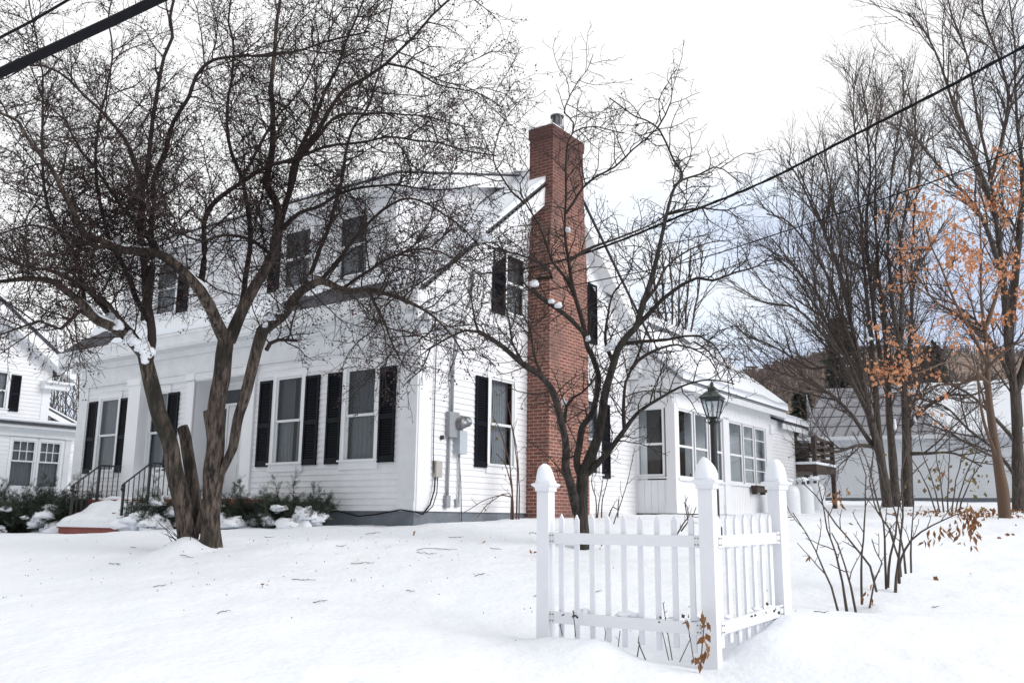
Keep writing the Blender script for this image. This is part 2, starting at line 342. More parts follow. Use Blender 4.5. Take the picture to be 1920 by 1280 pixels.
# hills behind
def hill_h(x, y):
    crest = 152*math.exp(-((y-860)/300)**2)*(0.22+0.78/(1+math.exp(-(x-95)/105)))*(1.0+0.10*math.sin(x*0.006+0.3)+0.00018*(x-250))
    near = 17*math.exp(-((y-165)/55)**2)/(1+math.exp(-(x-38)/14))
    return 2.0+crest+near+noise.noise(Vector((x*.008, y*.008, 5)))*7.0*min(1, y/500)
hv = []; hx = np.arange(-500, 1300, 24.0); hy = np.concatenate([np.arange(80, 300, 12.0), np.arange(300, 1100, 26.0)])
for y in hy:
    for x in hx:
        edge = min(1, (y-80)/35.0)
        hv.append((x, y, 1.0+(hill_h(x, y)-1.0)*edge-(1-edge)*2))
nxh = len(hx); idh = np.arange(len(hv)).reshape(len(hy), nxh)
Fh = np.stack([idh[:-1, :-1], idh[:-1, 1:], idh[1:, 1:], idh[1:, :-1]], -1).reshape(-1, 4)
tag(np_mesh('hill', np.array(hv), Fh, HILLM, smooth=True), kind='structure')

# ------------------------------------------------------------------ house
OX, OY, OZ = -1.562, 14.732, 1.715
HRZ = math.pi/2-PS
house = tag(empty('house', (OX, OY, OZ), HRZ), 'white clapboard house with black shutters and a tall brick chimney', 'house')
LX, LY = 8.3, 10.37          # depth (u) and frontage (v)
EAVE_U, EAVE_Z, SL = -.45, 3.57, .811
RIDGE_U = 4.15; RIDGE_Z = EAVE_Z+SL*(RIDGE_U-EAVE_U)
def roof_z(u): return RIDGE_Z-SL*abs(u-RIDGE_U)
def front(s, z, o): return (-o, s, z)          # facade facing the viewer's left; s runs along it
def gable(s, z, o): return (s, -o, z)          # gable wall with the chimney
CB = 0.104
def clap(mb, T, s0, s1, z0, z1, holes=(), clip=None, cb=CB):
    z = z0; k = 0
    while z < z1-1e-4:
        zt = min(z+cb, z1); a, b = s0, s1
        if clip:
            c = clip((z+zt)/2)
            if c is None: z = zt; continue
            a, b = max(a, c[0]), min(b, c[1])
        iv = [(a, b)]
        for h0, h1, hz0, hz1 in holes:
            if zt > hz0+.02 and z < hz1-.02:
                nv = []
                for p, q in iv:
                    if h1 <= p or h0 >= q: nv.append((p, q)); continue
                    if h0 > p: nv.append((p, h0))
                    if h1 < q: nv.append((h1, q))
                iv = nv
        for p, q in iv:
            if q-p < .01: continue
            mb.quad(T(p, z, .019), T(q, z, .019), T(q, zt, .002), T(p, zt, .002))
            mb.quad(T(p, z, 0), T(q, z, 0), T(q, z, .019), T(p, z, .019))
            # butt joints of the siding lengths
            if q-p > 2.5:
                x = p+1.1+((k*1.37) % (q-p-1.6))
                mb.quad(T(x, z, .0200), T(x+.2, z, .0200), T(x+.2, zt, .0032), T(x, zt, .0032))
        z = zt; k += 1

def wave_sheet(T, s0, s1, z0, z1, o, amp, per, side=0, seed=0):
    mb = MB(); n = max(8, int((s1-s0)/per*8)); cols = []
    r = random.Random(seed); ph = r.random()*6
    rows = 7
    for i in range(n+1):
        t = i/n; s = s0+(s1-s0)*t
        for k in range(rows):
            zz = z0+(z1-z0)*k/(rows-1)
            w = math.sin(t*(s1-s0)/per*2*math.pi+ph+.8*math.sin(k*.5+t*5))*amp
            gather = 0 if side == 0 else (side*(0.30*(s1-s0))*math.sin(math.pi*max(0, 1-abs(zz-(z0+(z1-z0)*.42))/((z1-z0)*.58)))*0.5)*(t if side < 0 else (1-t))
            cols.append(T(s+gather, zz, o+w))
    fs = [(i*rows+k, (i+1)*rows+k, (i+1)*rows+k+1, i*rows+k+1) for i in range(n) for k in range(rows-1)]
    mb.add(cols, fs); return mb

def window(T, parent, gs0, gs1, gz0, gz1, zm, label=None, casing=.095, curtain='full', screen_top=False, sill=.13, head=.10, shutters=(), sz=None, glass=None, seed=0):
    """glass opening gs0..gs1 x gz0..gz1 ; zm = meeting rail"""
    a, b = min(gs0, gs1), max(gs0, gs1)
    mb = MB(); fr = .045
    # casing boards (butted)
    mb.box(a-fr-casing, a-fr, gz0-.05, gz1+fr, -.02, .032, T=T); mb.box(b+fr, b+fr+casing, gz0-.05, gz1+fr, -.02, .032, T=T)
    mb.box(a-fr-casing-.012, b+fr+casing+.012, gz1+fr, gz1+fr+head, -.02, .036, T=T)
    mb.box(a-fr-casing-.02, b+fr+casing+.02, gz1+fr+head, gz1+fr+head+.022, -.02, .055, T=T)
    mb.box(a-fr-casing-.012, b+fr+casing+.012, gz0-.05-sill, gz0-.05, -.02, .036, T=T)
    mb.box(a-fr-casing-.02, b+fr+casing+.02, gz0-.05, gz0-.018, .033, .075, T=T)
    w = mb.build('window', TRIM, parent)
    if label: w['label'] = label
    # sash frame
    m2 = MB()
    for z0, z1, o in ((zm+.0, gz1+fr, .012), (gz0-.05, zm+.0, -.012)):
        zz0 = z0; zz1 = z1
        m2.box(a-fr, a, zz0, zz1, o-.03, o, T=T); m2.box(b, b+fr, zz0, zz1, o-.03, o, T=T)
    m2.box(a, b, gz1, gz1+fr, -.018, .012, T=T); m2.box(a, b, gz0-.05, gz0, -.042, -.012, T=T); m2.box(a, b, zm-.02, zm+.025, -.03, .016, T=T)
    m2.build('sash', FRAME, w)
    g = MB()
    g.quad(*pane_quad(T, a, b, zm, gz1, -.004)); up = g.build('pane', glass or (SCREEN if screen_top else GLASS), w, recalc=False)
    g = MB()
    g.quad(*pane_quad(T, a, b, gz0, zm, -.028)); g.build('pane', glass or GLASS, w, recalc=False)
    if curtain == 'full':
        wave_sheet(T, a-.05, b+.05, gz0-.04, gz1+.04, -.12, .016, .10, seed=seed).build('curtain', CURTAIN, w, smooth=True, recalc=False)
    elif curtain == 'sides':
        wd = b-a
        wave_sheet(T, a-.04, a+wd*.32, gz0-.04, gz1+.04, -.12, .014, .07, seed=seed).build('curtain', CURTAIN, w, smooth=True, recalc=False)
        wave_sheet(T, b-wd*.55, b+.04, gz0-.04, gz1+.04, -.12, .016, .09, seed=seed+1).build('curtain', CURTAIN, w, smooth=True, recalc=False)
    elif curtain == 'right':
        wd = b-a
        wave_sheet(T, a+wd*.22, b+.03, gz0-.04, gz1+.04, -.14, .016, .09, side=1, seed=seed).build('curtain', CURTAIN, w, smooth=True, recalc=False)
    for s0, s1 in shutters:
        shutter(T, s0, s1, *(sz or (gz0-.09, gz1+.0)), parent=parent)
    return w

def shutter(T, s0, s1, z0, z1, parent):
    a, b = min(s0, s1), max(s0, s1); st = .045; mb = MB(); zm = z0+(z1-z0)*.47
    mb.box(a, a+st, z0, z1, .016, .052, T=T); mb.box(b-st, b, z0, z1, .016, .052, T=T)
    for p, q in ((z0, z0+.10), (zm-.04, zm+.04), (z1-.055, z1)): mb.box(a+st, b-st, p, q, .018, .049, T=T)
    mb.quad(T(a+st, z0+.1, .0185), T(b-st, z0+.1, .0185), T(b-st, z1-.05, .0185), T(a+st, z1-.05, .0185))
    for p, q in ((z0+.10, zm-.04), (zm+.04, z1-.055)):
        n = max(3, int(round((q-p)/.042))); d = (q-p)/n
        for k in range(n):
            zz = p+k*d
            mb.quad(T(a+st, zz, .047), T(b-st, zz, .047), T(b-st, zz+d*.98, .024), T(a+st, zz+d*.98, .024))
            mb.quad(T(a+st, zz, .047), T(b-st, zz, .047), T(b-st, zz-.002, .030), T(a+st, zz-.002, .030))
    return mb.build('shutter', SHUT, parent, recalc=False)

# foundation
mb = MB(); mb.box(.015, LX, .015, LY-.015, -1.1, 0); mb.build('foundation', FOUND, house)
# ---- facade wall
WZ0, WZ1 = .88, 2.42
fw = [(.97, 1.60), (2.83, 3.46), (8.80, 9.43), (6.97, 7.50)]
fholes = [(a-.05, b+.05, WZ0-.05, WZ1+.05) for a, b in fw]+[(4.40, 6.05, -.1, 2.62)]
mb = MB(); clap(mb, front, .34, LY-.34, 0, 2.78, fholes); mb.build('wall', SIDING, house, recalc=False)
# gable wall
gw1 = (2.05, 2.72); gw2 = (5.28, 5.98); gz2 = (3.80, 4.94); gu1 = (2.52, 3.08); gu2 = (4.86, 5.42)
gholes = [(a-.05, b+.05, WZ0-.05, WZ1+.05) for a, b in (gw1, gw2)]+[(a-.05, b+.05, gz2[0]-.05, gz2[1]+.05) for a, b in (gu1, gu2)]
def gclip(z):
    if z < 3.3: return (.34, LX-.34)
    w = (RIDGE_Z-.25-z)/SL
    return (RIDGE_U-w, RIDGE_U+w) if w > .05 else None
mb = MB(); clap(mb, gable, .02, LX-.02, 0, 7.1, gholes, gclip); mb.build('wall', SIDING, house, recalc=False)
# back and far end walls, seldom seen
mb = MB(); mb.quad((LX, 0, 0), (LX, LY, 0), (LX, LY, 3.9), (LX, 0, 3.9))
mb.add([(0, LY, 0), (LX, LY, 0), (LX, LY, 3.9), (RIDGE_U, LY, 7.0), (0, LY, 3.9)], [(0, 1, 2, 3, 4)]); mb.build('wall', SIDING, house, recalc=False)
# inner partitions seen through the windows
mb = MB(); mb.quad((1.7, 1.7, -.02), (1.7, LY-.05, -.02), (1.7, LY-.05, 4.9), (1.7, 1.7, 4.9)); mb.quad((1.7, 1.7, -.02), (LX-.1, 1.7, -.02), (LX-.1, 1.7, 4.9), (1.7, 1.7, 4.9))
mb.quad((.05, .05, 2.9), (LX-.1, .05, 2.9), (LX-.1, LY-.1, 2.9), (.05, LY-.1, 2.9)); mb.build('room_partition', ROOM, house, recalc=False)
# corner boards
def corner(v0, v1, face):
    m = MB(); m.box(v0, v1, .0, 2.78, -.02, .035, T=front); m.box(v0-(0), v1, 0.0, .16, .035, .05, T=front); m.build('corner_board', TRIM2, house)
corner(-.03, .34, 0); corner(LY-.34, LY+.03, 0)
for s0_, s1_ in ((.0, .34), (LX-.34, LX)):
    mb = MB(); mb.box(s0_, s1_, 0, 3.1, -.02, .03, T=gable); mb.build('corner_board', TRIM, house)
# frieze, cornice and returns
mb = MB(); mb.box(-.032, LY+.03, 2.78, 3.26, -.03, .04, T=front); mb.box(-.032, LY+.03, 2.76, 2.795, .04, .062, T=front)
mb.build('frieze', TRIM2, house)
mb = MB()
mb.box(-.30, LY+.30, 3.14, 3.26, .04, .14, T=front); mb.box(-.34, LY+.34, 3.26, 3.30, -.03, .44, T=front); mb.box(-.34, LY+.34, 3.30, 3.50, .40, .455, T=front)
mb.box(-.355, LY+.355, 3.50, 3.56, .36, .475, T=front)
mb.box(.0, .92, 3.10, 3.26, .03, .24, T=gable); mb.box(-.30, .96, 3.26, 3.30, -.02, .345, T=gable); mb.box(-.30, .96, 3.30, 3.46, .24, .348, T=gable)
mb.box(LX-.92, LX, 3.10, 3.26, .03, .24, T=gable); mb.box(LX-.96, LX+.42, 3.26, 3.30, -.02, .345, T=gable); mb.box(LX-.96, LX+.42, 3.30, 3.46, .24, .348, T=gable)
mb.build('cornice', TRIM2, house)
# roof slabs
mb = MB(); th = .035
for sgn in (-1, 1):
    ue = RIDGE_U+sgn*(RIDGE_U-EAVE_U)
    a = [(ue, EAVE_Z), (RIDGE_U, RIDGE_Z), (RIDGE_U, RIDGE_Z-th*1.3), (ue, EAVE_Z-th*1.3)]
    mb.prism(a, -.36, LY+.36, lambda p, q, h: (p, h, q))
roof = mb.build('roof', SHINGLE, house)
# rake boards on both gables
for v0, v1, vs0, vs1 in ((-.345, -.30, -.30, -.02), (LY+.30, LY+.345, LY+.02, LY+.30)):
    mb = MB()
    for sgn in (-1, 1):
        ue = RIDGE_U+sgn*(RIDGE_U-EAVE_U+.0)
        mb.prism([(ue, EAVE_Z-.12), (RIDGE_U, RIDGE_Z-.12), (RIDGE_U, RIDGE_Z-.50), (ue, EAVE_Z-.50)], v0, v1, lambda p, q, h: (p, h, q))
        mb.prism([(ue, EAVE_Z-.42), (RIDGE_U, RIDGE_Z-.42), (RIDGE_U, RIDGE_Z-.46), (ue, EAVE_Z-.46)], vs0, vs1, lambda p, q, h: (p, h, q))
        uw = RIDGE_U+sgn*RIDGE_U
        zc = roof_z(uw)
        mb.prism([(uw, zc-.46), (RIDGE_U, RIDGE_Z-.46), (RIDGE_U, RIDGE_Z-.98), (uw, zc-.98)], -.035 if v0 < 0 else LY, 0 if v0 < 0 else LY+.035, lambda p, q, h: (p, h, q))
    mb.build('rake_board', TRIM, house)

# dormer
DV0, DV1, DU = .85, 9.52, .25
def drz(u): return 5.94+(RIDGE_Z-5.94-.05)/(RIDGE_U+.05)*(u+.05)
dwin = [(1.57, 2.24), (3.10, 3.79), (7.40, 8.08)]
DZ0, DZ1 = 4.30, 5.42
mb = MB(); T = lambda s, z, o: (DU-o, s, z)
clap(mb, T, DV0, DV1, roof_z(DU)-.05, 5.74, [(a-.05, b+.05, DZ0-.05, DZ1+.05) for a, b in dwin])
for side, v, s in ((0, DV0, -1), (1, DV1, 1)):
    T2 = (lambda ss, z, o: (ss, DV0-o, z)) if side == 0 else (lambda ss, z, o: (ss, DV1+o, z))
    clap(mb, T2, DU, RIDGE_U, roof_z(DU), 7.15, (), lambda z: (max(DU, (z-5.94+.22)/((RIDGE_Z-5.99)/(RIDGE_U+.05))-.05), RIDGE_U-(RIDGE_Z-z)/SL+.08))
dorm = mb.build('dormer', SIDING, house, recalc=False)
for s0_, s1_ in ((DV0-.02, DV0+.13), (DV1-.13, DV1+.02)):
    mb = MB(); mb.box(s0_, s1_, 4.05, 5.72, -.02, .03, T=T); mb.build('corner_board', TRIM, dorm)
mb = MB(); mb.prism([(-.05, 5.94), (RIDGE_U, RIDGE_Z-.05), (RIDGE_U, RIDGE_Z-.09), (-.05, 5.90)], DV0-.30, DV1+.30, lambda p, q, h: (p, h, q)); droof = mb.build('dormer_roof', SHINGLE, dorm)
mb = MB()
for v0, v1 in ((DV0-.29, DV0-.24), (DV1+.24, DV1+.29)):
    mb.prism([(-.04, 5.895), (RIDGE_U-.1, RIDGE_Z-.125), (RIDGE_U-.1, RIDGE_Z-.37), (-.04, 5.65)], v0, v1, lambda p, q, h: (p, h, q))
for v0, v1 in ((DV0-.24, DV0), (DV1, DV1+.24)):
    mb.prism([(-.04, 5.70), (RIDGE_U-.1, RIDGE_Z-.32), (RIDGE_U-.1, RIDGE_Z-.345), (-.04, 5.675)], v0, v1, lambda p, q, h: (p, h, q))
mb.box(-.04, .0, DV0-.24, DV1+.24, 5.65, 5.895); mb.box(0, DU+.0, DV0-.24, DV1+.24, 5.68, 5.71)
mb.build('fascia', TRIM, dorm)

# snow on the roofs: sheets of uneven depth lying on the slope
def snow_sheet(name, parent, fn_pos, A, B, na, nb, thick, seed):
    """fn_pos(a,b)->point on roof ; thick(a,b)->depth (<=0 where bare)"""
    top = []; T_ = np.empty((na+1, nb+1))
    for i in range(na+1):
        for j in range(nb+1):
            a = A[0]+(A[1]-A[0])*i/na; b = B[0]+(B[1]-B[0])*j/nb
            t = thick(a, b)
            T_[i, j] = t; p = fn_pos(a, b); top.append((p[0], p[1], p[2]+max(t, -.03)))
    fs = []
    for i in range(na):
        for j in range(nb):
            if max(T_[i, j], T_[i+1, j], T_[i, j+1], T_[i+1, j+1]) > 0: fs.append((i*(nb+1)+j, (i+1)*(nb+1)+j, (i+1)*(nb+1)+j+1, i*(nb+1)+j+1))
    mb = MB(); n0 = len(top); mb.add(top, fs)
    # skirt along the outer border
    base = []
    for i in range(na+1):
        for j in range(nb+1):
            a = A[0]+(A[1]-A[0])*i/na; b = B[0]+(B[1]-B[0])*j/nb; p = fn_pos(a, b); base.append((p[0], p[1], p[2]-.005))
    sk = []; vid = lambda i, j: i*(nb+1)+j
    for i in range(na):
        for j in (0, nb):
            if max(T_[i, j], T_[i+1, j]) > 0: sk.append((vid(i, j), vid(i+1, j), n0+vid(i+1, j), n0+vid(i, j)))
    for j in range(nb):
        for i in (0, na):
            if max(T_[i, j], T_[i, j+1]) > 0: sk.append((vid(i, j), vid(i, j+1), n0+vid(i, j+1), n0+vid(i, j)))
    mb.v.extend(base); mb.f.extend(sk); mb.m.extend([0]*len(sk))
    return mb.build(name, SNOW, parent, smooth=True, recalc=False)
def nz2(a, b, s=1.0, k=0): return noise.noise(Vector((a*s, b*s, k)))
def sm(x, a, b):
    t = min(1, max(0, (x-a)/(b-a))); return t*t*(3-2*t)
def fth(u, v):
    t = .13+.05*nz2(u, v, 1.3)
    if DV0-.02 < v < DV1+.02 and u > DU+.05: return -1
    bare = sm(v, .35, .6)*(1-sm(v, 3.3, 3.9))*(1-sm(u+.12*nz2(u, v, 3, 4), .02, .2)) + sm(v, 8.4, 8.9)*(1-sm(u+.2*nz2(u, v, 2.5, 9), .1, .45))
    return t*(1-bare*1.5)-.002
snow_sheet('roof_snow', roof, lambda u, v: (u, v, roof_z(u)), (EAVE_U+.01, RIDGE_U+.1), (-.35, LY+.35), 40, 110, fth, 1)
snow_sheet('roof_snow', roof, lambda u, v: (u, v, roof_z(u)), (RIDGE_U, RIDGE_U*2+.44), (-.35, LY+.35), 20, 40, lambda u, v: .12+.04*nz2(u, v, 1.5, 2), 2)
snow_sheet('roof_snow', droof, lambda u, v: (u, v, drz(u)), (-.04, RIDGE_U), (DV0-.29, DV1+.29), 20, 60, lambda u, v: .012+(.03+.10*sm(u+.5*nz2(u, v, .8, 3), .9, 2.6))*sm(v-DV0+.3, .05, .8)*(1-sm(v-DV1-.3, -.8, -.05))+.07*sm(u, 3.1, 3.7)+.006*nz2(u, v, 4, 1), 3)

# facade windows
for i, (a, b) in enumerate(fw[:3]):
    window(front, house, a, b, WZ0, WZ1, 1.63, curtain=('full', 'sides', 'full')[i], screen_top=(i < 2), shutters=[(a-.145, a-.51), (b+.145, b+.50)], sz=(.80, 2.425), seed=i*3)
w = window(front, house, *fw[3], WZ0, WZ1, 1.60, curtain='full', casing=.07, shutters=[(6.90, 6.53)], sz=(.80, 2.42), seed=14)
for i, (a, b) in enumerate(dwin):
    window(T, house, a, b, DZ0, DZ1, 4.86, curtain='full' if i == 2 else 'sides', screen_top=True, casing=.075, sill=.07, shutters=([], [(b+.13, b+.46)], [(a-.13, a-.5), (b+.13, b+.5)])[i], sz=(4.22, 5.42), seed=20+i)
window(gable, house, *gw1, WZ0, WZ1, 1.60, curtain='right', shutters=[(1.55, 1.90)], sz=(.79, 2.43), seed=31)
window(gable, house, *gw2, WZ0, WZ1, 1.60, curtain='sides', shutters=[(6.11, 6.47)], sz=(.78, 2.42), seed=32)
window(gable, house, *gu1, gz2[0], gz2[1], 4.38, curtain='full', casing=.05, sill=.07, head=.06, screen_top=True, shutters=[(2.01, 2.41)], sz=(3.70, 4.99), seed=33)
window(gable, house, *gu2, gz2[0], gz2[1], 4.38, curtain='full', casing=.05, sill=.07, head=.06, screen_top=True, shutters=[(5.54, 5.94)], sz=(3.70, 5.06), seed=34)

# recessed entry
mb = MB()
mb.quad((.6, 4.4, 0), (.6, 6.05, 0), (.6, 6.05, 2.62), (.6, 4.4, 2.62)); mb.quad((0, 6.05, 0), (.6, 6.05, 0), (.6, 6.05, 2.62), (0, 6.05, 2.62)); mb.quad((0, 4.4, 0), (.6, 4.4, 0), (.6, 4.4, 2.62), (0, 4.4, 2.62))
mb.quad((0, 4.4, 2.62), (.6, 4.4, 2.62), (.6, 6.05, 2.62), (0, 6.05, 2.62)); mb.build('entry_recess', TRIM, house, recalc=False)
E1 = lambda s, z, o: (.6-o, s, z)
mb = MB(); mb.box(4.80, 5.62, .08, 2.10, .005, .05, T=E1)
for s0, s1 in ((4.88, 5.17), (5.25, 5.54)):
    for z0, z1 in ((.22, .92), (1.04, 1.98)): mb.box(s0, s1, z0, z1, .05, .062, T=E1)
door = mb.build('door', TRIM2, house)
mb = MB(); mb.lathe([(.02, 0), (.02, .03), (.032, .05), (.03, .075), (.0, .085)], n=12); k = mb.build('door_knob', STEEL, door, smooth=True); k.rotation_euler = (0, -math.pi/2, 0); k.location = (.53, 4.88, 1.05)
for s0, s1, z0, z1 in ((4.52, 4.70, .62, 2.08), (5.72, 5.92, .62, 2.08), (4.52, 5.92, 2.18, 2.46)):
    mb = MB(); mb.box(s0-.05, s1+.05, z0-.05, z0, .005, .04, T=E1); mb.box(s0-.05, s1+.05, z1, z1+.05, .005, .04, T=E1); mb.box(s0-.05, s0, z0, z1, .005, .04, T=E1); mb.box(s1, s1+.05, z0, z1, .005, .04, T=E1)
    sl = mb.build('entry_light', TRIM, house)
    mb = MB(); mb.quad(E1(s0, z0, .012), E1(s1, z0, .012), E1(s1, z1, .012), E1(s0, z1, .012)); mb.build('pane', mat('dark_entry_glass', (.05, .055, .06), .08) if 'dark_entry_glass' not in bpy.data.materials else bpy.data.materials['dark_entry_glass'], sl, recalc=False)
for v0, v1, d in ((7.57, 8.00, .275), (4.10, 4.40, .06), (6.05, 6.28, .03)):
    mb = MB(); mb.box(v0, v1, .16, 2.62, -.02, d, T=front); mb.box(v0-.03, v1+.03, .0, .16, -.02, d+.03, T=front); mb.box(v0-.03, v1+.03, 2.62, 2.76, -.02, d+.035, T=front)
    mb.build('pilaster', TRIM, house)
mb = MB(); mb.box(4.05, 8.05, 2.62, 2.755, .0, .05, T=front); mb.build('entry_lintel', TRIM2, house)

# chimney: tapering stack with corbelled top
mb = MB()
def stack(levels):
    v = []
    for u0, u1, v0, v1, z in levels: v += [(u0, v0, z), (u1, v0, z), (u1, v1, z), (u0, v1, z)]
    fs = []
    for i in range(len(levels)-1):
        b = i*4
        for j in range(4): fs.append((b+j, b+(j+1) % 4, b+4+(j+1) % 4, b+4+j))
    fs.append((0, 1, 2, 3)); n = (len(levels)-1)*4; fs.append((n, n+1, n+2, n+3))
    mb.add(v, fs)
stack([(3.19, 4.74, -.52, .05, -1.0), (3.235, 4.69, -.52, .05, 4.9), (3.34, 4.58, -.52, .05, 6.5), (3.35, 4.55, -.52, .05, 7.62), (3.328, 4.572, -.54, .07, 7.63), (3.328, 4.572, -.54, .07, 7.86)])
chim = mb.build('chimney', BRICK, house)
mb = MB(); mb.lathe([(.10, 0), (.10, .05), (.135, .055), (.135, .11), (.15, .115), (.15, .16), (.11, .165), (.11, .38), (.145, .38), (.145, .41), (.0, .42)], (3.86, -.30, 7.88), 20)
fl = mb.build('flue_cap', STEEL, chim, smooth=False)
for k in range(6):
    a = k*math.pi/3; MBk = MB(); MBk.box(-.014, .014, -.006, .006, .16, .385)
    o = MBk.build('flue_bar', BLACK, fl); o.location = (3.86+.128*math.cos(a), -.30+.128*math.sin(a), 7.88); o.rotation_euler = (0, 0, a+math.pi/2)
mb = MB(); mb.box(3.62, 4.12, -.50, -.08, 7.86, 7.89); mb.build('flue_plate', BLACK, chim)
snow_sheet('cap_snow', chim, lambda a, b: (a, b, 7.862), (3.33, 3.62), (-.54, .07), 8, 14, lambda a, b: .02+.05*math.sin((a-3.33)/.29*math.pi)*math.sin((b+.54)/.61*math.pi)+.02*nz2(a, b, 6), 5)

# electric service on the gable wall
mb = MB(); mb.box(.73, 1.00, 1.25, 1.69, .0, .11, T=gable); mb.box(1.00, 1.16, 1.30, 1.66, .0, .07, T=gable); met = mb.build('meter_panel', GREYBOX, house, bevel=.008)
for s, z, r in ((.99, 1.50, .095), (1.13, 1.54, .09)):
    mb = MB(); mb.lathe([(r+.012, 0), (r+.012, .03), (r, .035), (r, .10), (r*.8, .125), (0, .13)], n=20); o = mb.build('meter_dial', STEEL, met, smooth=True)
    o.rotation_euler = (math.pi/2, 0, 0); o.location = (s, -.10, z)
    mb = MB(); mb.box(s-.045, s+.045, z-.01, z+.035, .225, .236, T=gable); mb.build('dial_face', LTGREY, met)
mb = MB(); mb.box(.96, 1.17, .98, 1.38, .0, .16, T=gable); mb.build('switch_box', LTGREY, house, bevel=.01)
mb = MB(); mb.box(.42, .58, .56, .83, .0, .10, T=gable); mb.build('junction_box', BEIGEBOX, house, bevel=.008)
mb = MB(); mb.box(.60, .65, 1.20, 1.27, .0, .06, T=gable); mb.build('cable_clip', BLACK, house)
def gtube(name, pts, r, m, n=8):
    mb = MB(); mb.tube([gable(*p) for p in pts], r, n); return mb.build(name, m, house, smooth=True)
mast = gtube('service_mast', [(.84, 1.68, .06), (.85, 2.5, .06), (.86, 3.2, .12), (.87, 3.62, .40), (.87, 4.05, .40)], .028, GREYBOX)
mb = MB(); mb.tube([gable(.87, 4.02, .40), gable(.87, 4.10, .40), gable(.92, 4.16, .46), gable(1.0, 4.12, .52)], [.03, .055, .06, .03], 8); mb.build('weather_head', GREYBOX, mast, smooth=True)
gtube('drip_loop', [(1.0, 4.12, .5), (1.06, 3.9, .5), (1.0, 3.72, .5), (.92, 3.8, .5), (.96, 4.0, .52)], .012, CABLE)
gtube('conduit', [(.80, 1.26, .05), (.80, 1.0, .05), (.79, .6, .05), (.785, .24, .05)], .024, GREYBOX)
mb = MB(); mb.box(.72, .83, .06, .27, .0, .09, T=gable); mb.build('conduit_elbow', GREYBOX, house, bevel=.01)
gtube('conduit', [(1.08, .98, .05), (1.10, .6, .05), (1.095, .25, .05), (1.07, .15, .05)], .015, GREYBOX)
mb = MB(); mb.box(1.02, 1.12, .08, .22, .0, .06, T=gable); mb.build('conduit_elbow', GREYBOX, house, bevel=.015)
gtube('wire', [(.40, 3.0, .045), (.395, 2.0, .045), (.39, 1.0, .045), (.42, .62, .05)], .008, CABLE, 5)
gtube('wire', [(1.12, .9, .03), (1.17, .5, .03), (1.20, .1, .03), (1.21, -.25, .03)], .006, CABLE, 5)
gtube('wire', [(.45, .56, .05), (.42, .35, .07), (.30, .10, .08), (.15, -.05, .06), (.02, -.02, .06), (-.04, -.01, .06)], .013, CABLE, 6)
gtube('wire', [(.52, .56, .05), (.47, .3, .08), (.36, .08, .09), (.22, -.03, .06)], .008, CABLE, 6)
mb = MB(); mb.tube([front(*p) for p in [(-.05, -.01, .05), (.25, .02, .05), (.8, -.06, .05), (1.2, -.09, .05), (1.7, .0, .05), (2.3, -.06, .05)]], .012, 6); mb.build('wire', CABLE, house, smooth=True)

# ---- sunroom wing
SU0, SU1, SV = 7.75, 14.25, -1.0
ST = lambda s, z, o: (s, SV-o, z)
SP = lambda s, z, o: (SU0-o, -s, z)     # end panel, s = distance out from the house wall
sill_z, head_z = .88, 2.45
def boards(mb, T, s0, s1, z0, z1, w=.12):
    n = max(1, int(round((s1-s0)/w))); d = (s1-s0)/n
    for k in range(n):
        mb.box(s0+k*d+.004, s0+(k+1)*d-.004, z0, z1, 0, .012, T=T)
mb = MB(); boards(mb, ST, SU0+.1, 10.6, .05, .80); boards(mb, ST, 10.95, 13.8, .05, .80); boards(mb, SP, .06, .74, .05, .80, .17)
mb.box(SU0+.05, SU1, .05, .8, -.05, 0, T=ST); mb.box(.02, .98, .05, .8, -.05, 0, T=SP)
boards(mb, ST, SU0+.1, SU1, 2.56, 2.98, .3); mb.box(SU0+.05, SU1, 2.5, 3.0, -.05, 0, T=ST); boards(mb, SP, .02, .98, 2.56, 2.98, .3); mb.box(.02, .98, 2.5, 3.0, -.05, 0, T=SP)
mb.quad(SP(-.1, .05, -3.0), SP(.95, .05, -6.3), SP(.95, 3, -6.3), SP(-.1, 3, -3))
mb.build('sunroom_wall', TRIM, house)
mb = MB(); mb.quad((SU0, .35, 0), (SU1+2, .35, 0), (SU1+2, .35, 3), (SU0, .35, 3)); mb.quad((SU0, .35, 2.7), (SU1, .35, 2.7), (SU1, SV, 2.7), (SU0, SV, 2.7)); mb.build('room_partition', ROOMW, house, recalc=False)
mb = MB()
mb.box(.80, 1.03, .28, 2.56, -.2, .03, T=SP); mb.box(SU0, SU0+.17, .28, 2.56, -.2, .035, T=ST)
mb.box(.76, 1.05, .05, .28, -.2, .05, T=SP); mb.box(SU0-.0, SU0+.2, .05, .28, -.2, .055, T=ST)
mb.box(10.58, 10.96, .05, 2.5, -.1, .05, T=ST); mb.box(10.54, 11.0, .05, .28, -.1, .07, T=ST)
mb.box(13.72, 14.25, .05, 2.5, -.1, .04, T=ST); mb.box(14.0, 14.25, 2.35, 2.6, .04, .1, T=ST)
mb.box(SU0+.1, 14.25, 2.45, 2.57, -.05, .05, T=ST); mb.box(.0, 1.0, 2.45, 2.57, -.05, .04, T=SP); mb.box(.0, .06, .05, 2.45, -.1, .03, T=SP)
mb.build('sunroom_trim', TRIM, house)
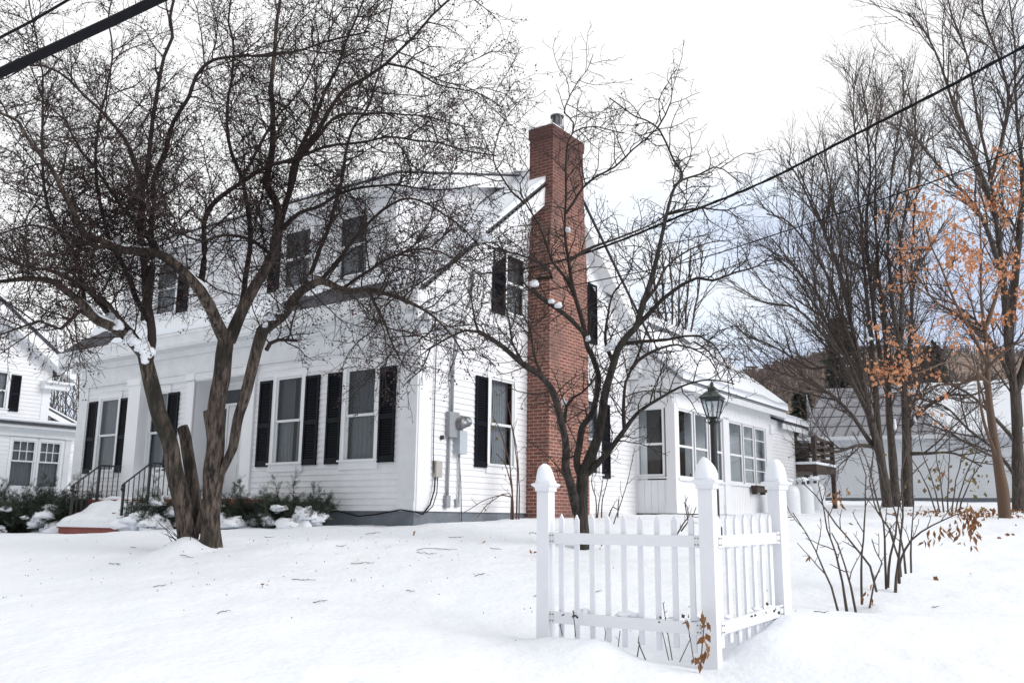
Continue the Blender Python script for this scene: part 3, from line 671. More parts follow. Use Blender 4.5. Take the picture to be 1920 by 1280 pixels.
def sash_unit(T, s0, s1, z0, z1, zm, cross=()):
    mb = MB(); f = .05
    mb.box(s0-f, s0, z0-f, z1+f, -.04, .012, T=T); mb.box(s1, s1+f, z0-f, z1+f, -.04, .012, T=T); mb.box(s0, s1, z1, z1+f, -.04, .012, T=T); mb.box(s0, s1, z0-f, z0, -.04, .012, T=T)
    mb.box(s0, s1, zm-.025, zm+.025, -.03, .02, T=T)
    for c in cross: mb.box(s0, s1, c-.012, c+.012, -.02, .01, T=T)
    w = mb.build('window', TRIM, house)
    for a, b in ((z0, zm), (zm, z1)):
        g = MB(); g.quad(*pane_quad(T, s0, s1, a, b, -.012)); g.build('pane', GLASS, w, recalc=False)
for a, b in ((7.98, 8.72), (8.92, 9.60), (9.80, 10.50)): sash_unit(ST, a, b, .90, 2.40, 1.58)
for i, (a, b) in enumerate(((11.05, 11.87), (12.07, 12.75), (12.95, 13.66))): sash_unit(ST, a, b, .90, 2.40, 1.58, () if i == 0 else (2.08, 1.24))
sash_unit(SP, .10, .70, .93, 2.42, 1.62)
mb = MB(); mb.box(SU0+.1, 13.75, .79, .85, -.03, .06, T=ST); mb.box(.0, .8, .83, .87, -.03, .05, T=SP); mb.build('sunroom_sill', TRIM2, house)
# a few furnishings that show through the glass
mb = MB(); mb.box(9.0, 9.8, -.1, .3, .3, 1.35); mb.box(10.9, 11.6, -.1, .25, .3, 1.1); mb.box(12.4, 13.2, -.3, .2, .3, 1.0); mb.build('sunroom_furniture', mat('brown_furniture', (.09, .05, .035), .6, var=.2), house, bevel=.03)
mb = MB(); mb.quad((8.3, .34, .95), (8.9, .34, .95), (8.9, .34, 2.0), (8.3, .34, 2.0)); mb.quad((11.9, .34, .9), (12.3, .34, .9), (12.3, .34, 2.2), (11.9, .34, 2.2)); mb.build('interior_door', mat('interior_white', (.55, .55, .54), .6), house, recalc=False)
# base course under the sunroom
mb = MB(); mb.box(SU0, 14.2, SV+.04, SV+.3, -.9, .05); mb.box(SU0, SU0+.2, SV+.04, .0, -.9, .05); mb.build('sunroom_base', mat('dark_stone', (.075, .07, .06), .9, var=.4, vscale=5), house)
# wing roof
def srz(v): return 3.10+.85*(v+1.32)
mb = MB(); Tp = lambda p, q, h: (h, p, q)
mb.prism([(-1.32, 3.10), (1.55, srz(1.55)), (1.55, srz(1.55)-.1), (-1.32, 3.0)], SU0-.25, SU1+.55, Tp); mb.prism([(1.55, srz(1.55)), (4.4, 3.12), (4.4, 3.02), (1.55, srz(1.55)-.1)], SU0+.2, SU1+.55, Tp)
wroof = mb.build('sunroom_roof', METALROOF, house)
mb = MB()
k = 0; 
for u in np.arange(9.0, 13.6, .09): mb.prism([(.55, srz(.55)), (1.5, srz(1.5)), (1.5, srz(1.5)+.018), (.55, srz(.55)+.018)], u, u+.02, Tp)
mb.build('roof_rib', METALROOF, wroof)
mb = MB(); mb.box(SU0-.22, SU1+.5, -1.31, -1.27, 2.84, 2.995); mb.box(SU0-.22, SU1+.5, -1.27, -1.0, 2.95, 2.985); mb.box(SU0-.22, SU0-.18, -1.27, -.02, 2.84, 3.10); mb.box(SU0-.24, SU0+.3, -1.30, .0, 3.10, 3.14)
mb.prism([(-1.30, 2.99), (1.5, srz(1.5)-.11), (1.5, srz(1.5)-.33), (-1.30, 2.80)], SU1+.48, SU1+.54, Tp)
mb.add([(SU0-.205, -1.27, 2.99), (SU0-.205, .05, 2.99), (SU0-.205, .05, srz(.05)-.09), (SU0-.205, -1.27, 3.05)], [(0, 1, 2, 3)])
mb.build('sunroom_fascia', TRIM2, house)
def sth(u, v):
    lo = .17+.05*nz2(u, v, .9, 12)
    bare = sm(v+.35*nz2(u, 0, .8, 4), .55, .72)*(1-sm(v, 1.35, 1.48))*(1-sm(u, 13.2, 13.8))*sm(u, 8.6, 9.0)
    return lo*(1-1.4*bare)
snow_sheet('roof_snow', wroof, lambda u, v: (u, v, srz(v)), (SU0-.22, SU1+.55), (-1.36, 1.56), 70, 36, sth, 8)
# small back wing
mb = MB(); BW = lambda s, z, o: (s, SV-o, z)
clap(mb, BW, 14.25, 16.3, .0, 2.80, cb=.10); mb.quad((16.3, SV, 0), (16.3, 2, 0), (16.3, 2, 3.2), (16.3, SV, 2.8)); mb.build('wall', SIDING, house, recalc=False)
mb = MB(); mb.prism([(-1.2, 2.80), (2.0, 3.9), (2.0, 3.8), (-1.2, 2.72)], 14.82, 17.2, Tp); broof = mb.build('wing_roof', SHINGLE, house)
snow_sheet('roof_snow', broof, lambda u, v: (u, v, 2.81+.34*(v+1.2)), (14.83, 17.2), (-1.22, 2.0), 24, 24, lambda u, v: .18+.07*nz2(u, v, 1.6, 7), 9)
mb = MB(); mb.box(14.8, 17.1, -1.19, -1.15, 2.56, 2.715); mb.build('fascia', TRIM2, house)
# planter box under the sunroom window
mb = MB(); mb.box(12.35, 13.15, .66, .80, .07, .22, T=ST); mb.box(12.33, 13.17, .80, .83, .05, .24, T=ST); mb.box(12.40, 12.46, .60, .66, .05, .18, T=ST); mb.box(13.02, 13.08, .60, .66, .05, .18, T=ST); mb.build('window_box', DKWOOD, house)

# ---- front stoop (red) and railings
def Hp(u, v, z=0): 
    c, s = math.cos(HRZ), math.sin(HRZ); return (OX+c*u-s*v, OY+s*u+c*v, OZ+z)
stoop = tag(empty('stoop', (OX, OY, OZ), HRZ), 'red painted front stoop and steps under deep snow by the entry', 'stoop')
mb = MB(); mb.box(-.75, -.04, 3.75, 8.35, -.9, .20); mb.build('landing', REDDECK, stoop, bevel=.01)

for k, (u0, u1, zt) in enumerate(((-1.08, -.755, -.06), (-1.42, -1.085, -.33))):
    mb = MB(); mb.box(u0, u1, 6.1, 8.15, -.95, zt-.04); mb.box(u0-.03, u1, 6.07, 8.18, zt-.04, zt); mb.build('step', REDDECK, stoop, bevel=.008)
def stair_z(u):
    t = min(1, max(0, (-.76-u)/.66)); return .05-.39*t+.02*math.sin(t*9.4)
snow_sheet('step_snow', stoop, lambda u, v: (u, v, stair_z(u)), (-1.46, -.765), (6.12, 8.16), 26, 40, lambda u, v: .07+.07*nz2(u, v, 2.6, 21)+.04*nz2(u, v, 7, 2)+.06*sm(v, 6.1, 6.4)*(1-sm(v, 7.9, 8.15)), 11)
snow_sheet('landing_snow', stoop, lambda u, v: (u, v, .20), (-.70, -.05), (3.8, 8.3), 10, 50, lambda u, v: .05+.05*nz2(u, v, 2.1, 5)+.02*nz2(u, v, 6, 5), 12)
for v, lab in ((8.02, 'black iron stair railing on the far side of the red stoop'), (6.23, 'black iron stair railing nearest the crabapple trunk')):
    rl = tag(empty('stair_railing', (OX, OY, OZ), HRZ), lab, 'railing', 'railings of the front stoop')
    def rz(u): return .90 if u > -.75 else .90-(.42/.53)*(-.75-u)
    def fz(u): return .24 if u > -.75 else .24-.8*(-.75-u)
    mb = MB(); mb.tube([(-.08, v, .90), (-.74, v, .90), (-1.28, v, .475), (-1.31, v, .44), (-1.32, v, .38), (-1.295, v, .345)], .018, 8); mb.build('handrail', BLACK, rl, smooth=True)
    for u, w, zb in ((-.10, .018, .0), (-.75, .022, .0), (-1.27, .02, -.35)):
        mb = MB(); mb.box(u-w, u+w, v-w, v+w, fz(u)-.30 if u < -1 else fz(u)-.12, rz(u)-.012); mb.build('post', BLACK, rl)
    us = [-.21, -.32, -.43, -.54, -.65, -.86, -.965, -1.07, -1.17]
    for u in us:
        mb = MB(); mb.box(u-.007, u+.007, v-.007, v+.007, fz(u)-.06, rz(u)-.01); mb.build('baluster', BLACK, rl)
    mb = MB(); mb.tube([(-.10, v, .20), (-.74, v, .20), (-1.27, v, -.2)], .010, 6); mb.build('bottom_rail', BLACK, rl)

# ------------------------------------------------------------------ picket fence
fence = tag(empty('picket_fence', (1.55, 7.0, .5)), 'white vinyl corner of picket fence with three snow capped posts', 'fence')
fence_inv = Vector((-1.55, -7.0, -.5))
def fb(mb, name, m, parent=fence, **k):
    o = mb.build(name, m, parent, **k); o.matrix_parent_inverse = Matrix.Translation(fence_inv); return o
A = np.array([1.52, 7.0]); Bp = np.array([.30, 7.72]); Cp = np.array([2.25, 7.66])
dL = (Bp-A)/np.linalg.norm(Bp-A); dR = (Cp-A)/np.linalg.norm(Cp-A)
def frame2(c, d, nrm=None):
    n = np.array([-d[1], d[0]]) if nrm is None else nrm
    return lambda x, y, z: (c[0]+d[0]*x+n[0]*y, c[1]+d[1]*x+n[1]*y, z)
def snow_dome(mb, T, w, h, seed, z0):
    N = 18; rows = [(w*1.06, 0), (w*1.16, h*.10), (w*1.15, h*.26), (w*1.06, h*.45), (w*.93, h*.63), (w*.74, h*.79), (w*.48, h*.91), (w*.22, h*.985), (0.002, h*1.0)]
    v = []
    for r, z in rows:
        for k in range(N):
            a = 2*math.pi*k/N; q = max(abs(math.cos(a)), abs(math.sin(a))); rr = r*(1/q)**.45
            j = 1+.20*noise.noise(Vector((math.cos(a)*1.3, math.sin(a)*1.3+seed*5, z*6)))
            v.append(T(rr*math.cos(a)*j+.014*z/h*math.sin(seed), rr*math.sin(a)*j, z0+z*(1+.10*noise.noise(Vector((a, seed, 2))))))
    fs = [(i*N+j, i*N+(j+1) % N, (i+1)*N+(j+1) % N, (i+1)*N+j) for i in range(len(rows)-1) for j in range(N)]
    mb.add(v, fs)
PW = .0575
for i, (P, d, zt, zb) in enumerate(((A, dL, 1.875, .30), (Bp, dL, 1.865, .42), (Cp, dR, 1.895, .62))):
    T = frame2(P, d)
    mb = MB(); mb.box(-PW, PW, -PW, PW, zb, zt, T=T); p = fb(mb, 'post', VINYL, bevel=.004)
    mb = MB(); q = PW
    prof = [(q+.010, zt-.03), (q+.012, zt), (q+.034, zt+.018), (q+.036, zt+.032), (q+.012, zt+.040), (q+.006, zt+.060), (.004, zt+.115)]
    v = []; 
    for r, z in prof: v += [T(-r, -r, z), T(r, -r, z), T(r, r, z), T(-r, r, z)]
    fs = [(k*4+j, k*4+(j+1) % 4, k*4+4+(j+1) % 4, k*4+4+j) for k in range(len(prof)-1) for j in range(4)]
    mb.add(v, fs); c = mb.build('post_cap', VINYL, p); c.matrix_parent_inverse = Matrix.Identity(4)
    mb = MB(); snow_dome(mb, T, PW+.012, (.175, .165, .185)[i], i+1.3, zt+.036); c = mb.build('cap_snow', SNOW, p, smooth=True)
def panel(P, Q, zl, zr, n, seed, bot):
    """zl/zr: (top rail top, bottom rail top) at either end"""
    d = (Q-P); ln = np.linalg.norm(d); d = d/ln; nrm = np.array([d[1], -d[0]])
    if nrm[1] > 0: nrm = -nrm
    T = lambda s, y, z: (P[0]+d[0]*s+nrm[0]*y, P[1]+d[1]*s+nrm[1]*y, z)
    a, b = PW+.002, ln-PW-.002
    for k, h in ((0, .088), (1, .090)):
        mb = MB(); z0, z1 = zl[k], zr[k]
        mb.prism([(a, z0-h), (b, z1-h), (b, z1), (a, z0)], .005, .043, lambda p, q, hh: T(p, hh, q)); fb(mb, 'rail', VINYL, bevel=.003)
        for s, z in ((a, z0), (b, z1)):
            mb = MB(); s0 = s if s == a else s-.045
            mb.box(s0, s0+.045, .0435, .047, z-h-.004, z+.004, T=T)
            br = fb(mb, 'rail_bracket', TRIM2)
            mb = MB()
            for x in (.011, .034):
                for zz in (.02, h-.02): mb.box(s0+x-.004, s0+x+.004, .0475, .051, z-h+zz-.004, z-h+zz+.004, T=T)
            sc_ = mb.build('bracket_screw', BLACK, br)
    pk = MB(); w = .0215
    for i in range(n):
        s = a+(b-a)*(i+.62)/(n+.2); f = (s-a)/(b-a); s += .0016*math.sin(i*7.3+seed); zt = zl[0]+(zr[0]-zl[0])*f+.152+.003*math.sin(i*3.1+seed*2); zb = bot+(.03 if i % 2 else 0)
        pk = MB(); pk.prism([(s-w, zb), (s+w, zb), (s+w, zt-.045), (s, zt), (s-w, zt-.045)], -.019, .003, lambda p, q, hh: T(p, hh, q)); fb(pk, 'picket', VINYL, bevel=.002)
panel(Bp, A, (1.493, .860), (1.490, .850), 9, 1, .62)
panel(A, Cp, (1.490, .850), (1.515, .935), 7, 2, .66)
# snow lodged on the bottom rail
def blob(mb, c, rx, ry, rz, seed=0, n=14, m=10):
    v = []; sv = Vector((seed*3.17 % 50, seed*1.71 % 50, seed*.77 % 50))
    for i in range(m+1):
        th = math.pi*i/m
        for k in range(n):
            a = 2*math.pi*k/n; d = Vector((math.sin(th)*math.cos(a), math.sin(th)*math.sin(a), math.cos(th)))
            r = 1+.55*noise.noise(d*1.2+sv)+.34*noise.noise(d*2.9+sv*2)+.16*noise.noise(d*6.5+sv)
            flat = .45 if d.z < 0 else 1.0
            v.append((c[0]+d.x*rx*r, c[1]+d.y*ry*r, c[2]+d.z*rz*r*flat))
    mb.add(v, [(i*n+k, i*n+(k+1) % n, (i+1)*n+(k+1) % n, (i+1)*n+k) for i in range(m) for k in range(n)])
for s, r in ((.30, .03), (.36, .045), (.72, .05), (.80, .03), (1.1, .02), (1.3, .03)):
    mb = MB(); p = Bp+(A-Bp)*s/1.42; blob(mb, (p[0], p[1]+.01, .862), r*1.5, r*.6, r*.7, s*9); fb(mb, 'rail_snow', SNOW, smooth=True)
for s, r in ((.2, .03), (.5, .03), (.6, .035), (.76, .03)):
    mb = MB(); p = A+(Cp-A)*s/.98; blob(mb, (p[0], p[1]+.01, .86+.085*s), r*1.2, r*.6, r*.7, s*7); fb(mb, 'rail_snow', SNOW, smooth=True)

# ------------------------------------------------------------------ post lantern
lx, ly, lz = at(1340, 880, 12.5); lz0 = tz(lx, ly)
lamp = tag(empty('post_lantern', (lx, ly, lz0)), 'black iron lamp post with a tapering copper topped lantern', 'street lamp')
zb = at(1338, 783, 12.5)[2]-lz0; zt_ = at(1338, 747, 12.5)[2]-lz0
mb = MB(); mb.lathe([(.075, -.2), (.075, .25), (.048, .28), (.043, zb-.10), (.06, zb-.09), (.06, zb-.06), (.04, zb-.05), (.04, zb)], n=14); mb.build('post', BLACK, lamp, smooth=False)
H = zt_-zb; hb, ht = .068, .132
mb = MB()
for sx in (-1, 1):
    for sy in (-1, 1): mb.tube([(sx*hb, sy*hb, zb), (sx*ht, sy*ht, zb+H)], .010, 5)
for z, r in ((zb, hb), (zb+H, ht), (zb+H*.97, ht*.985)):
    for sx in (-1, 1):
        mb.tube([(sx*r, -r, z), (sx*r, r, z)], .011, 5); mb.tube([(-r, sx*r, z), (r, sx*r, z)], .011, 5)
for k in range(4):
    a = k*math.pi/2+math.pi/4; c, s = math.cos(a), math.sin(a)
    mb.tube([(.04*c, .04*s, zb-.05), (.10*c, .10*s, zb-.075), (.125*c, .125*s, zb-.035), (.105*c, .105*s, zb-.005), (.09*c, .09*s, zb-.025)], .007, 5)
fr = mb.build('lantern_frame', BLACK, lamp)
mb = MB(); r = ht+.022
lev = [(r, zb+H), (r, zb+H+.014), (.062, zb+H+.095), (.05, zb+H+.10), (.05, zb+H+.135), (.066, zb+H+.14), (.034, zb+H+.17), (.02, zb+H+.19), (.024, zb+H+.205), (.009, zb+H+.23), (.0, zb+H+.27)]
v = []
for q, z in lev: v += [(-q, -q, z), (q, -q, z), (q, q, z), (-q, q, z)]
mb.add(v, [(k*4+j, k*4+(j+1) % 4, k*4+4+(j+1) % 4, k*4+4+j) for k in range(len(lev)-1) for j in range(4)]); mb.build('lantern_roof', COPPER, lamp)
mb = MB()
for sx in (-1, 1):
    mb.quad((sx*hb, -hb, zb), (sx*hb, hb, zb), (sx*ht, ht, zb+H), (sx*ht, -ht, zb+H)); mb.quad((-hb, sx*hb, zb), (hb, sx*hb, zb), (ht, sx*ht, zb+H), (-ht, sx*ht, zb+H))
mb.build('lantern_glass', GLASS, fr, recalc=False)
mb = MB(); mb.lathe([(.018, 0), (.018, .07), (.016, .08), (.024, .12), (.018, .17), (.005, .20)], (0, 0, zb), 10); mb.build('candle_bulb', mat('bulb_glass', (.55, .5, .42), .3), fr, smooth=True)
lamp.rotation_euler = (0, 0, HRZ+.15)

# ------------------------------------------------------------------ gas tanks, deck
for i, (px, Y, r, h, lab) in enumerate(((1480, 24.5, .30, .80, 'white gas cylinder nearest the fence post, foremost of three'), (1507, 25.6, .30, .84, 'white gas cylinder in the middle of the three'), (1529, 26.9, .30, .84, 'white gas cylinder farthest along by the deck'))):
    x, y, z = at(px, 963, Y); z = tz(x, y)
    tk = tag(empty('gas_cylinder', (x, y, z-.05)), lab, 'gas tank', 'gas cylinders beside the house')
    mb = MB(); mb.lathe([(r*.8, -.2), (r, .0), (r, h-.24), (r*.985, h-.17), (r*.92, h-.10), (r*.78, h-.04), (r*.55, h-.01), (.05, h)], n=28); mb.build('body', TANK, tk, smooth=True)
    mb = MB(); mb.lathe([(.125, h-.05), (.125, h+.11), (.11, h+.11), (.11, h-.05)], n=18); mb.build('collar', TANK, tk)
    mb = MB(); mb.box(-.05, .05, -.128, -.05, h-.0, h+.07); mb.box(-.135, .135, -.02, .02, h+.02, h+.06); mb.build('valve', BLACK, tk)
    mb = MB(); blob(mb, (0, 0, h+.12), .17, .17, .085, i+.5); mb.build('snow_cap', SNOW, tk, smooth=True)
dk = tag(empty('wooden_deck', (OX, OY, OZ), HRZ), 'dark weathered wooden deck on posts at the back of the house', 'deck')
mb = MB(); mb.box(16.35, 18.4, -1.62, 1.5, 1.38, 1.60); mb.build('deck_floor', DKWOOD, dk)
for u, v in ((16.45, -1.55), (17.35, -1.55), (18.33, -1.55), (18.33, -.2)):
    mb = MB(); mb.box(u-.06, u+.06, v-.06, v+.06, -.6 if u != 17.35 else 1.5, 2.42); mb.build('post', DKWOOD, dk)
for z in (1.74, 1.93, 2.12, 2.33):
    mb = MB(); mb.box(16.35, 18.4, -1.615, -1.575, z, z+.07); mb.box(18.37, 18.41, -1.5, 1.4, z+.003, z+.073); mb.build('rail', DKWOOD, dk)
mb = MB(); mb.box(16.35, 18.4, -1.62, 1.4, 1.605, 1.68); mb.build('deck_snow', SNOW, dk)

# ------------------------------------------------------------------ barn
bx, by, _ = at(1522, 935, 38); bz = tz(bx, by)
barn = tag(empty('barn', (bx, by, bz), math.radians(-20)), 'white gambrel roofed barn behind the maple trees', 'barn')
BL, BD = 13.5, 8.0
EZ = at(1515, 820, 38)[2]-bz
mb = MB(); clap(mb, lambda s, z, o: (s, -o, z), 0, BL, .1, EZ+.05, [(8.9, 9.9, .2, 2.2)], cb=.13); clap(mb, lambda s, z, o: (-o, s, z), 0, BD, .1, EZ+2.0, cb=.13, clip=lambda z: (0 if z < EZ else (z-EZ)*.5, BD if z < EZ else BD-(z-EZ)*.5)); mb.quad((BL, 0, -.5), (BL, BD, -.5), (BL, BD, EZ+2), (BL, 0, EZ+2)); mb.build('wall', BARNW, barn, recalc=False)
mb = MB(); mb.box(.03, BL-.03, .03, BD, -1.2, .1); mb.build('foundation', FOUND, barn)
mb = MB(); mb.box(8.95, 9.85, -.03, .02, .22, 2.18); mb.build('door', BARNW, barn)
RT_ = 2.18; RDx = .75
mb = MB()
P4 = [(-.45, -.30, EZ), (BL+.4, -.30, EZ), (BL+.1, .95, EZ+RT_), (RDx, .95, EZ+RT_)]
mb.add(P4+[(-.45, BD+.3, EZ), (BL+.4, BD+.3, EZ), (BL+.1, BD-.95, EZ+RT_), (RDx, BD-.95, EZ+RT_), (RDx+.2, BD/2, EZ+RT_+.25), (BL-.1, BD/2, EZ+RT_+.25)],
       [(0, 1, 2, 3), (4, 7, 6, 5), (3, 2, 9, 8), (8, 9, 6, 7), (0, 3, 8, 7, 4), (1, 5, 6, 9, 2)])
brf = mb.build('roof', BARNROOF, barn)
mb = MB()
def rp(f, g): 
    a = np.array(P4[0])*(1-f)+np.array(P4[1])*f; b = np.array(P4[3])*(1-f)+np.array(P4[2])*f
    return a*(1-g)+b*g
for k in range(0, 30):
    f = k/30.; mb.tube([rp(f, 0)+[0, -.01, 0], rp(f, 1)+[0, -.01, 0]], .022, 4)
for k in range(1, 5):
    mb.tube([rp(0, k/5)+[0, -.01, 0], rp(1, k/5)+[0, -.01, 0]], .016, 4)
mb.build('roof_seams', BARNLINE, brf)
mb = MB(); mb.box(-.45, BL+.4, -.30, -.26, EZ-.16, EZ+.0); mb.box(-.45, BL+.4, -.26, 0, EZ-.03, EZ-.005); mb.build('eave_board', BARNW, barn)
def bth(f, g):
    x = f*BL; lim = 3.3+ (1-g)*2.2+.5*nz2(x, g*2, 1.2, 31)
    return .10+.05*nz2(x, g*2.5, 1.1, 32) if x > lim else -1
snow_sheet('roof_snow', brf, lambda f, g: tuple(rp(f, g)+np.array([0, -.03, .0])), (0, 1), (0, 1), 70, 16, bth, 1)
snow_sheet('roof_snow', brf, lambda f, g: (RDx+(BL-RDx)*f, .95+(BD/2-.95)*g, EZ+RT_+.25*g), (0, 1), (0, 1), 30, 6, lambda f, g: .05*sm(f, .05, .3)+.03*nz2(f*13, g, 1.2, 3), 1)

# ------------------------------------------------------------------ neighbour's house (gable wall faces the viewer) and the yellow one behind it
nb = tag(empty('neighbor_house', (OX, OY, OZ), HRZ), 'white neighboring house with gable end and snowy bay roof at left', 'house')
NV = 18.5; NT = lambda s, z, o: (s, NV-o, z)
mb = MB(); wz = 4.25
clap(mb, NT, -3.6, 3.45, -.3, 7.0, [(1.5, 2.12, 3.02, 4.18)], lambda z: (-3.6, 3.45) if z < wz else ((max(-3.6, -(7.2-z)/.70), min(3.45, (7.2-z)/.70)) if z < 7.1 else None), cb=.12)
mb.quad((3.45, NV, -.6), (3.45, NV+8, -.6), (3.45, NV+8, wz), (3.45, NV, wz)); mb.build('wall', SIDING, nb, recalc=False)
mb = MB(); mb.box(3.2, 3.45, -.3, 4.3, 0, .03, T=NT); mb.prism([(4.0, 4.42-.05), (0, 7.25), (0, 6.85), (4.0, 3.97+.05)], NV-.45, NV-.40, lambda p, q, h: (p, h, q)); mb.prism([(4.0, 4.1), (0, 6.93), (0, 6.88), (4.0, 4.05)], NV-.40, NV, lambda p, q, h: (p, h, q))
mb.box(3.1, 3.98, NV-.43, NV+.0, 3.95, 4.02); mb.box(3.1, 3.9, NV-.3, NV-.02, 3.78, 3.95); mb.build('trim', TRIM, nb)
mb = MB(); mb.prism([(4.05, 4.45), (0, 7.32), (-4.05, 4.45), (-4.05, 4.35), (0, 7.22), (4.05, 4.35)], NV-.5, NV+8, lambda p, q, h: (p, h, q)); nr = mb.build('roof', SHINGLE, nb)
mb = MB(); mb.prism([(4.0, 4.5), (0, 7.45), (-4.05, 4.5), (-4.05, 4.455), (0, 7.33), (4.0, 4.455)], NV-.47, NV+8, lambda p, q, h: (p, h, q)); mb.build('roof_snow', SNOW, nr)
shutter(NT, 2.20, 2.50, 2.98, 4.10, nb)
window(NT, nb, 1.52, 2.08, 3.06, 4.12, 3.58, casing=.06, curtain='full', seed=60)
BT = lambda s, z, o: (s, NV-.75-o, z)
mb = MB(); clap(mb, BT, -1.0, 3.85, -.3, 2.55, [(2.1, 2.82, .7, 2.08), (2.92, 3.55, .7, 2.08)], cb=.12); mb.quad((3.85, NV-.75, -.5), (3.85, NV+3, -.5), (3.85, NV+3, 2.55), (3.85, NV-.75, 2.55)); mb.build('wall', TRIM, nb, recalc=False)
mb = MB(); mb.box(-1.0, 3.95, 2.18, 2.42, .0, .10, T=BT); mb.box(-1.0, 4.2, 2.42, 2.50, .0, .32, T=BT); mb.box(3.70, 3.88, -.3, 2.18, .015, .04, T=BT); mb.build('frieze', TRIM2, nb)
mb = MB(); mb.box(-1.0, 4.25, NV-1.12, NV+2.5, 2.50, 2.58); br_ = mb.build('bay_roof', SHINGLE, nb)
mb = MB(); mb.box(-1.0, 4.2, NV-1.05, NV+0, 2.585, 2.70); mb.build('roof_snow', SNOW, br_, bevel=.05)
for a, b, sd_ in ((2.14, 2.76, 61), (2.96, 3.54, 62)):
    w = window(BT, nb, a, b, .73, 2.03, 1.45, casing=.07, curtain='full', seed=sd_, sill=.08, head=.06)
    mb = MB()
    for k in (1, 2): s = a+(b-a)*k/3; mb.box(s-.011, s+.011, 1.475, 2.03, -.003, .006, T=BT)
    mb.box(a, b, 1.74, 1.765, -.003, .005, T=BT); mb.build('muntin', FRAME, w)
mb = MB(); clap(mb, lambda s, z, o: (s, NV+2.6-o, z), 3.45, 6.2, -.4, 4.0, (), lambda z: (3.45, min(6.2, 3.45+(3.75-z)/.42)) if z < 3.7 else None, cb=.12); mb.build('wall', SIDING, nb, recalc=False)
mb = MB(); mb.prism([(3.45, 3.95), (6.4, 2.71), (6.4, 2.62), (3.45, 3.86)], NV+2.2, NV+8, lambda p, q, h: (p, h, q)); mb.build('roof', SHINGLE, nb)
mb = MB(); mb.prism([(3.45, 4.02), (6.35, 2.80), (6.35, 2.72), (3.45, 3.955)], NV+2.25, NV+8, lambda p, q, h: (p, h, q)); mb.build('roof_snow', SNOW, nb)
mb = MB(); mb.prism([(3.45, 3.86), (6.4, 2.62), (6.4, 2.45), (3.45, 3.68)], NV+2.16, NV+2.20, lambda p, q, h: (p, h, q)); mb.box(3.88, 6.2, NV+1.4, NV+1.8, 1.98, 2.06); mb.build('trim', TRIM, nb)
yx, yy, _ = at(131, 890, 46)
yh = tag(empty('tan_house', (yx, yy, tz(yx, yy)), HRZ), 'small tan clapboard house glimpsed between the two white houses', 'house')
mb = MB(); clap(mb, lambda s, z, o: (s, -o, z), -2.5, 2.5, -.4, 3.0, [(-.2, .5, .8, 2.0)], lambda z: (-2.5, 2.5) if z < 2.2 else (-(3.1-z)*2.8, (3.1-z)*2.8), cb=.14); mb.quad((-2.5, 0, -.5), (-2.5, 6, -.5), (-2.5, 6, 2.2), (-2.5, 0, 2.2)); mb.build('wall', YELLOW, yh, recalc=False)
mb = MB(); mb.prism([(2.9, 2.15), (0, 3.25), (-2.9, 2.15), (-2.9, 2.02), (0, 3.12), (2.9, 2.02)], -.3, 6, lambda p, q, h: (p, h, q)); mb.build('roof', SNOW, yh)
window(lambda s, z, o: (s, -o, z), yh, -.15, .45, .85, 1.95, 1.4, casing=.08, curtain='full', seed=70)

# ------------------------------------------------------------------ trees
class Wood:
    """collects branch paths, then turns them into tube meshes in batches"""
    def __init__(s): s.paths = {}
    def add(s, P, R, n):
        s.paths.setdefault((len(P), n), []).append((P, R))
    def mesh(s, name, m, parent, origin):
        Vs = []; Fs = []; base = 0
        for (N, n), lst in s.paths.items():
            P = np.array([p for p, r in lst]); R = np.array([r for p, r in lst])
            t = np.gradient(P, axis=1); t /= np.linalg.norm(t, axis=2, keepdims=True)+1e-9
            mt = np.abs(t.mean(1)[:, 2]) < .8
            ref = np.where(mt[:, None], np.array([[0, 0, 1.]]), np.array([[1., 0, 0]]))[:, None, :]
            a = np.cross(t, np.broadcast_to(ref, t.shape)); a /= np.linalg.norm(a, axis=2, keepdims=True)+1e-9
            b = np.cross(t, a)
            ang = np.arange(n)*2*math.pi/n
            ring = P[:, :, None, :]+R[:, :, None, None]*(np.cos(ang)[None, None, :, None]*a[:, :, None, :]+np.sin(ang)[None, None, :, None]*b[:, :, None, :])
            B = len(lst); Vs.append(ring.reshape(-1, 3))
            i = np.arange(N-1)[:, None]; j = np.arange(n)[None, :]; j2 = (j+1) % n
            f = np.stack([i*n+j, i*n+j2, (i+1)*n+j2, (i+1)*n+j], -1).reshape(-1, 4)
            F = (f[None]+(np.arange(B)*N*n)[:, None, None]).reshape(-1, 4)+base
            Fs.append(F); base += B*N*n
        o = np_mesh(name, np.concatenate(Vs)-np.array(origin), np.concatenate(Fs), m, parent, smooth=True)
        return o

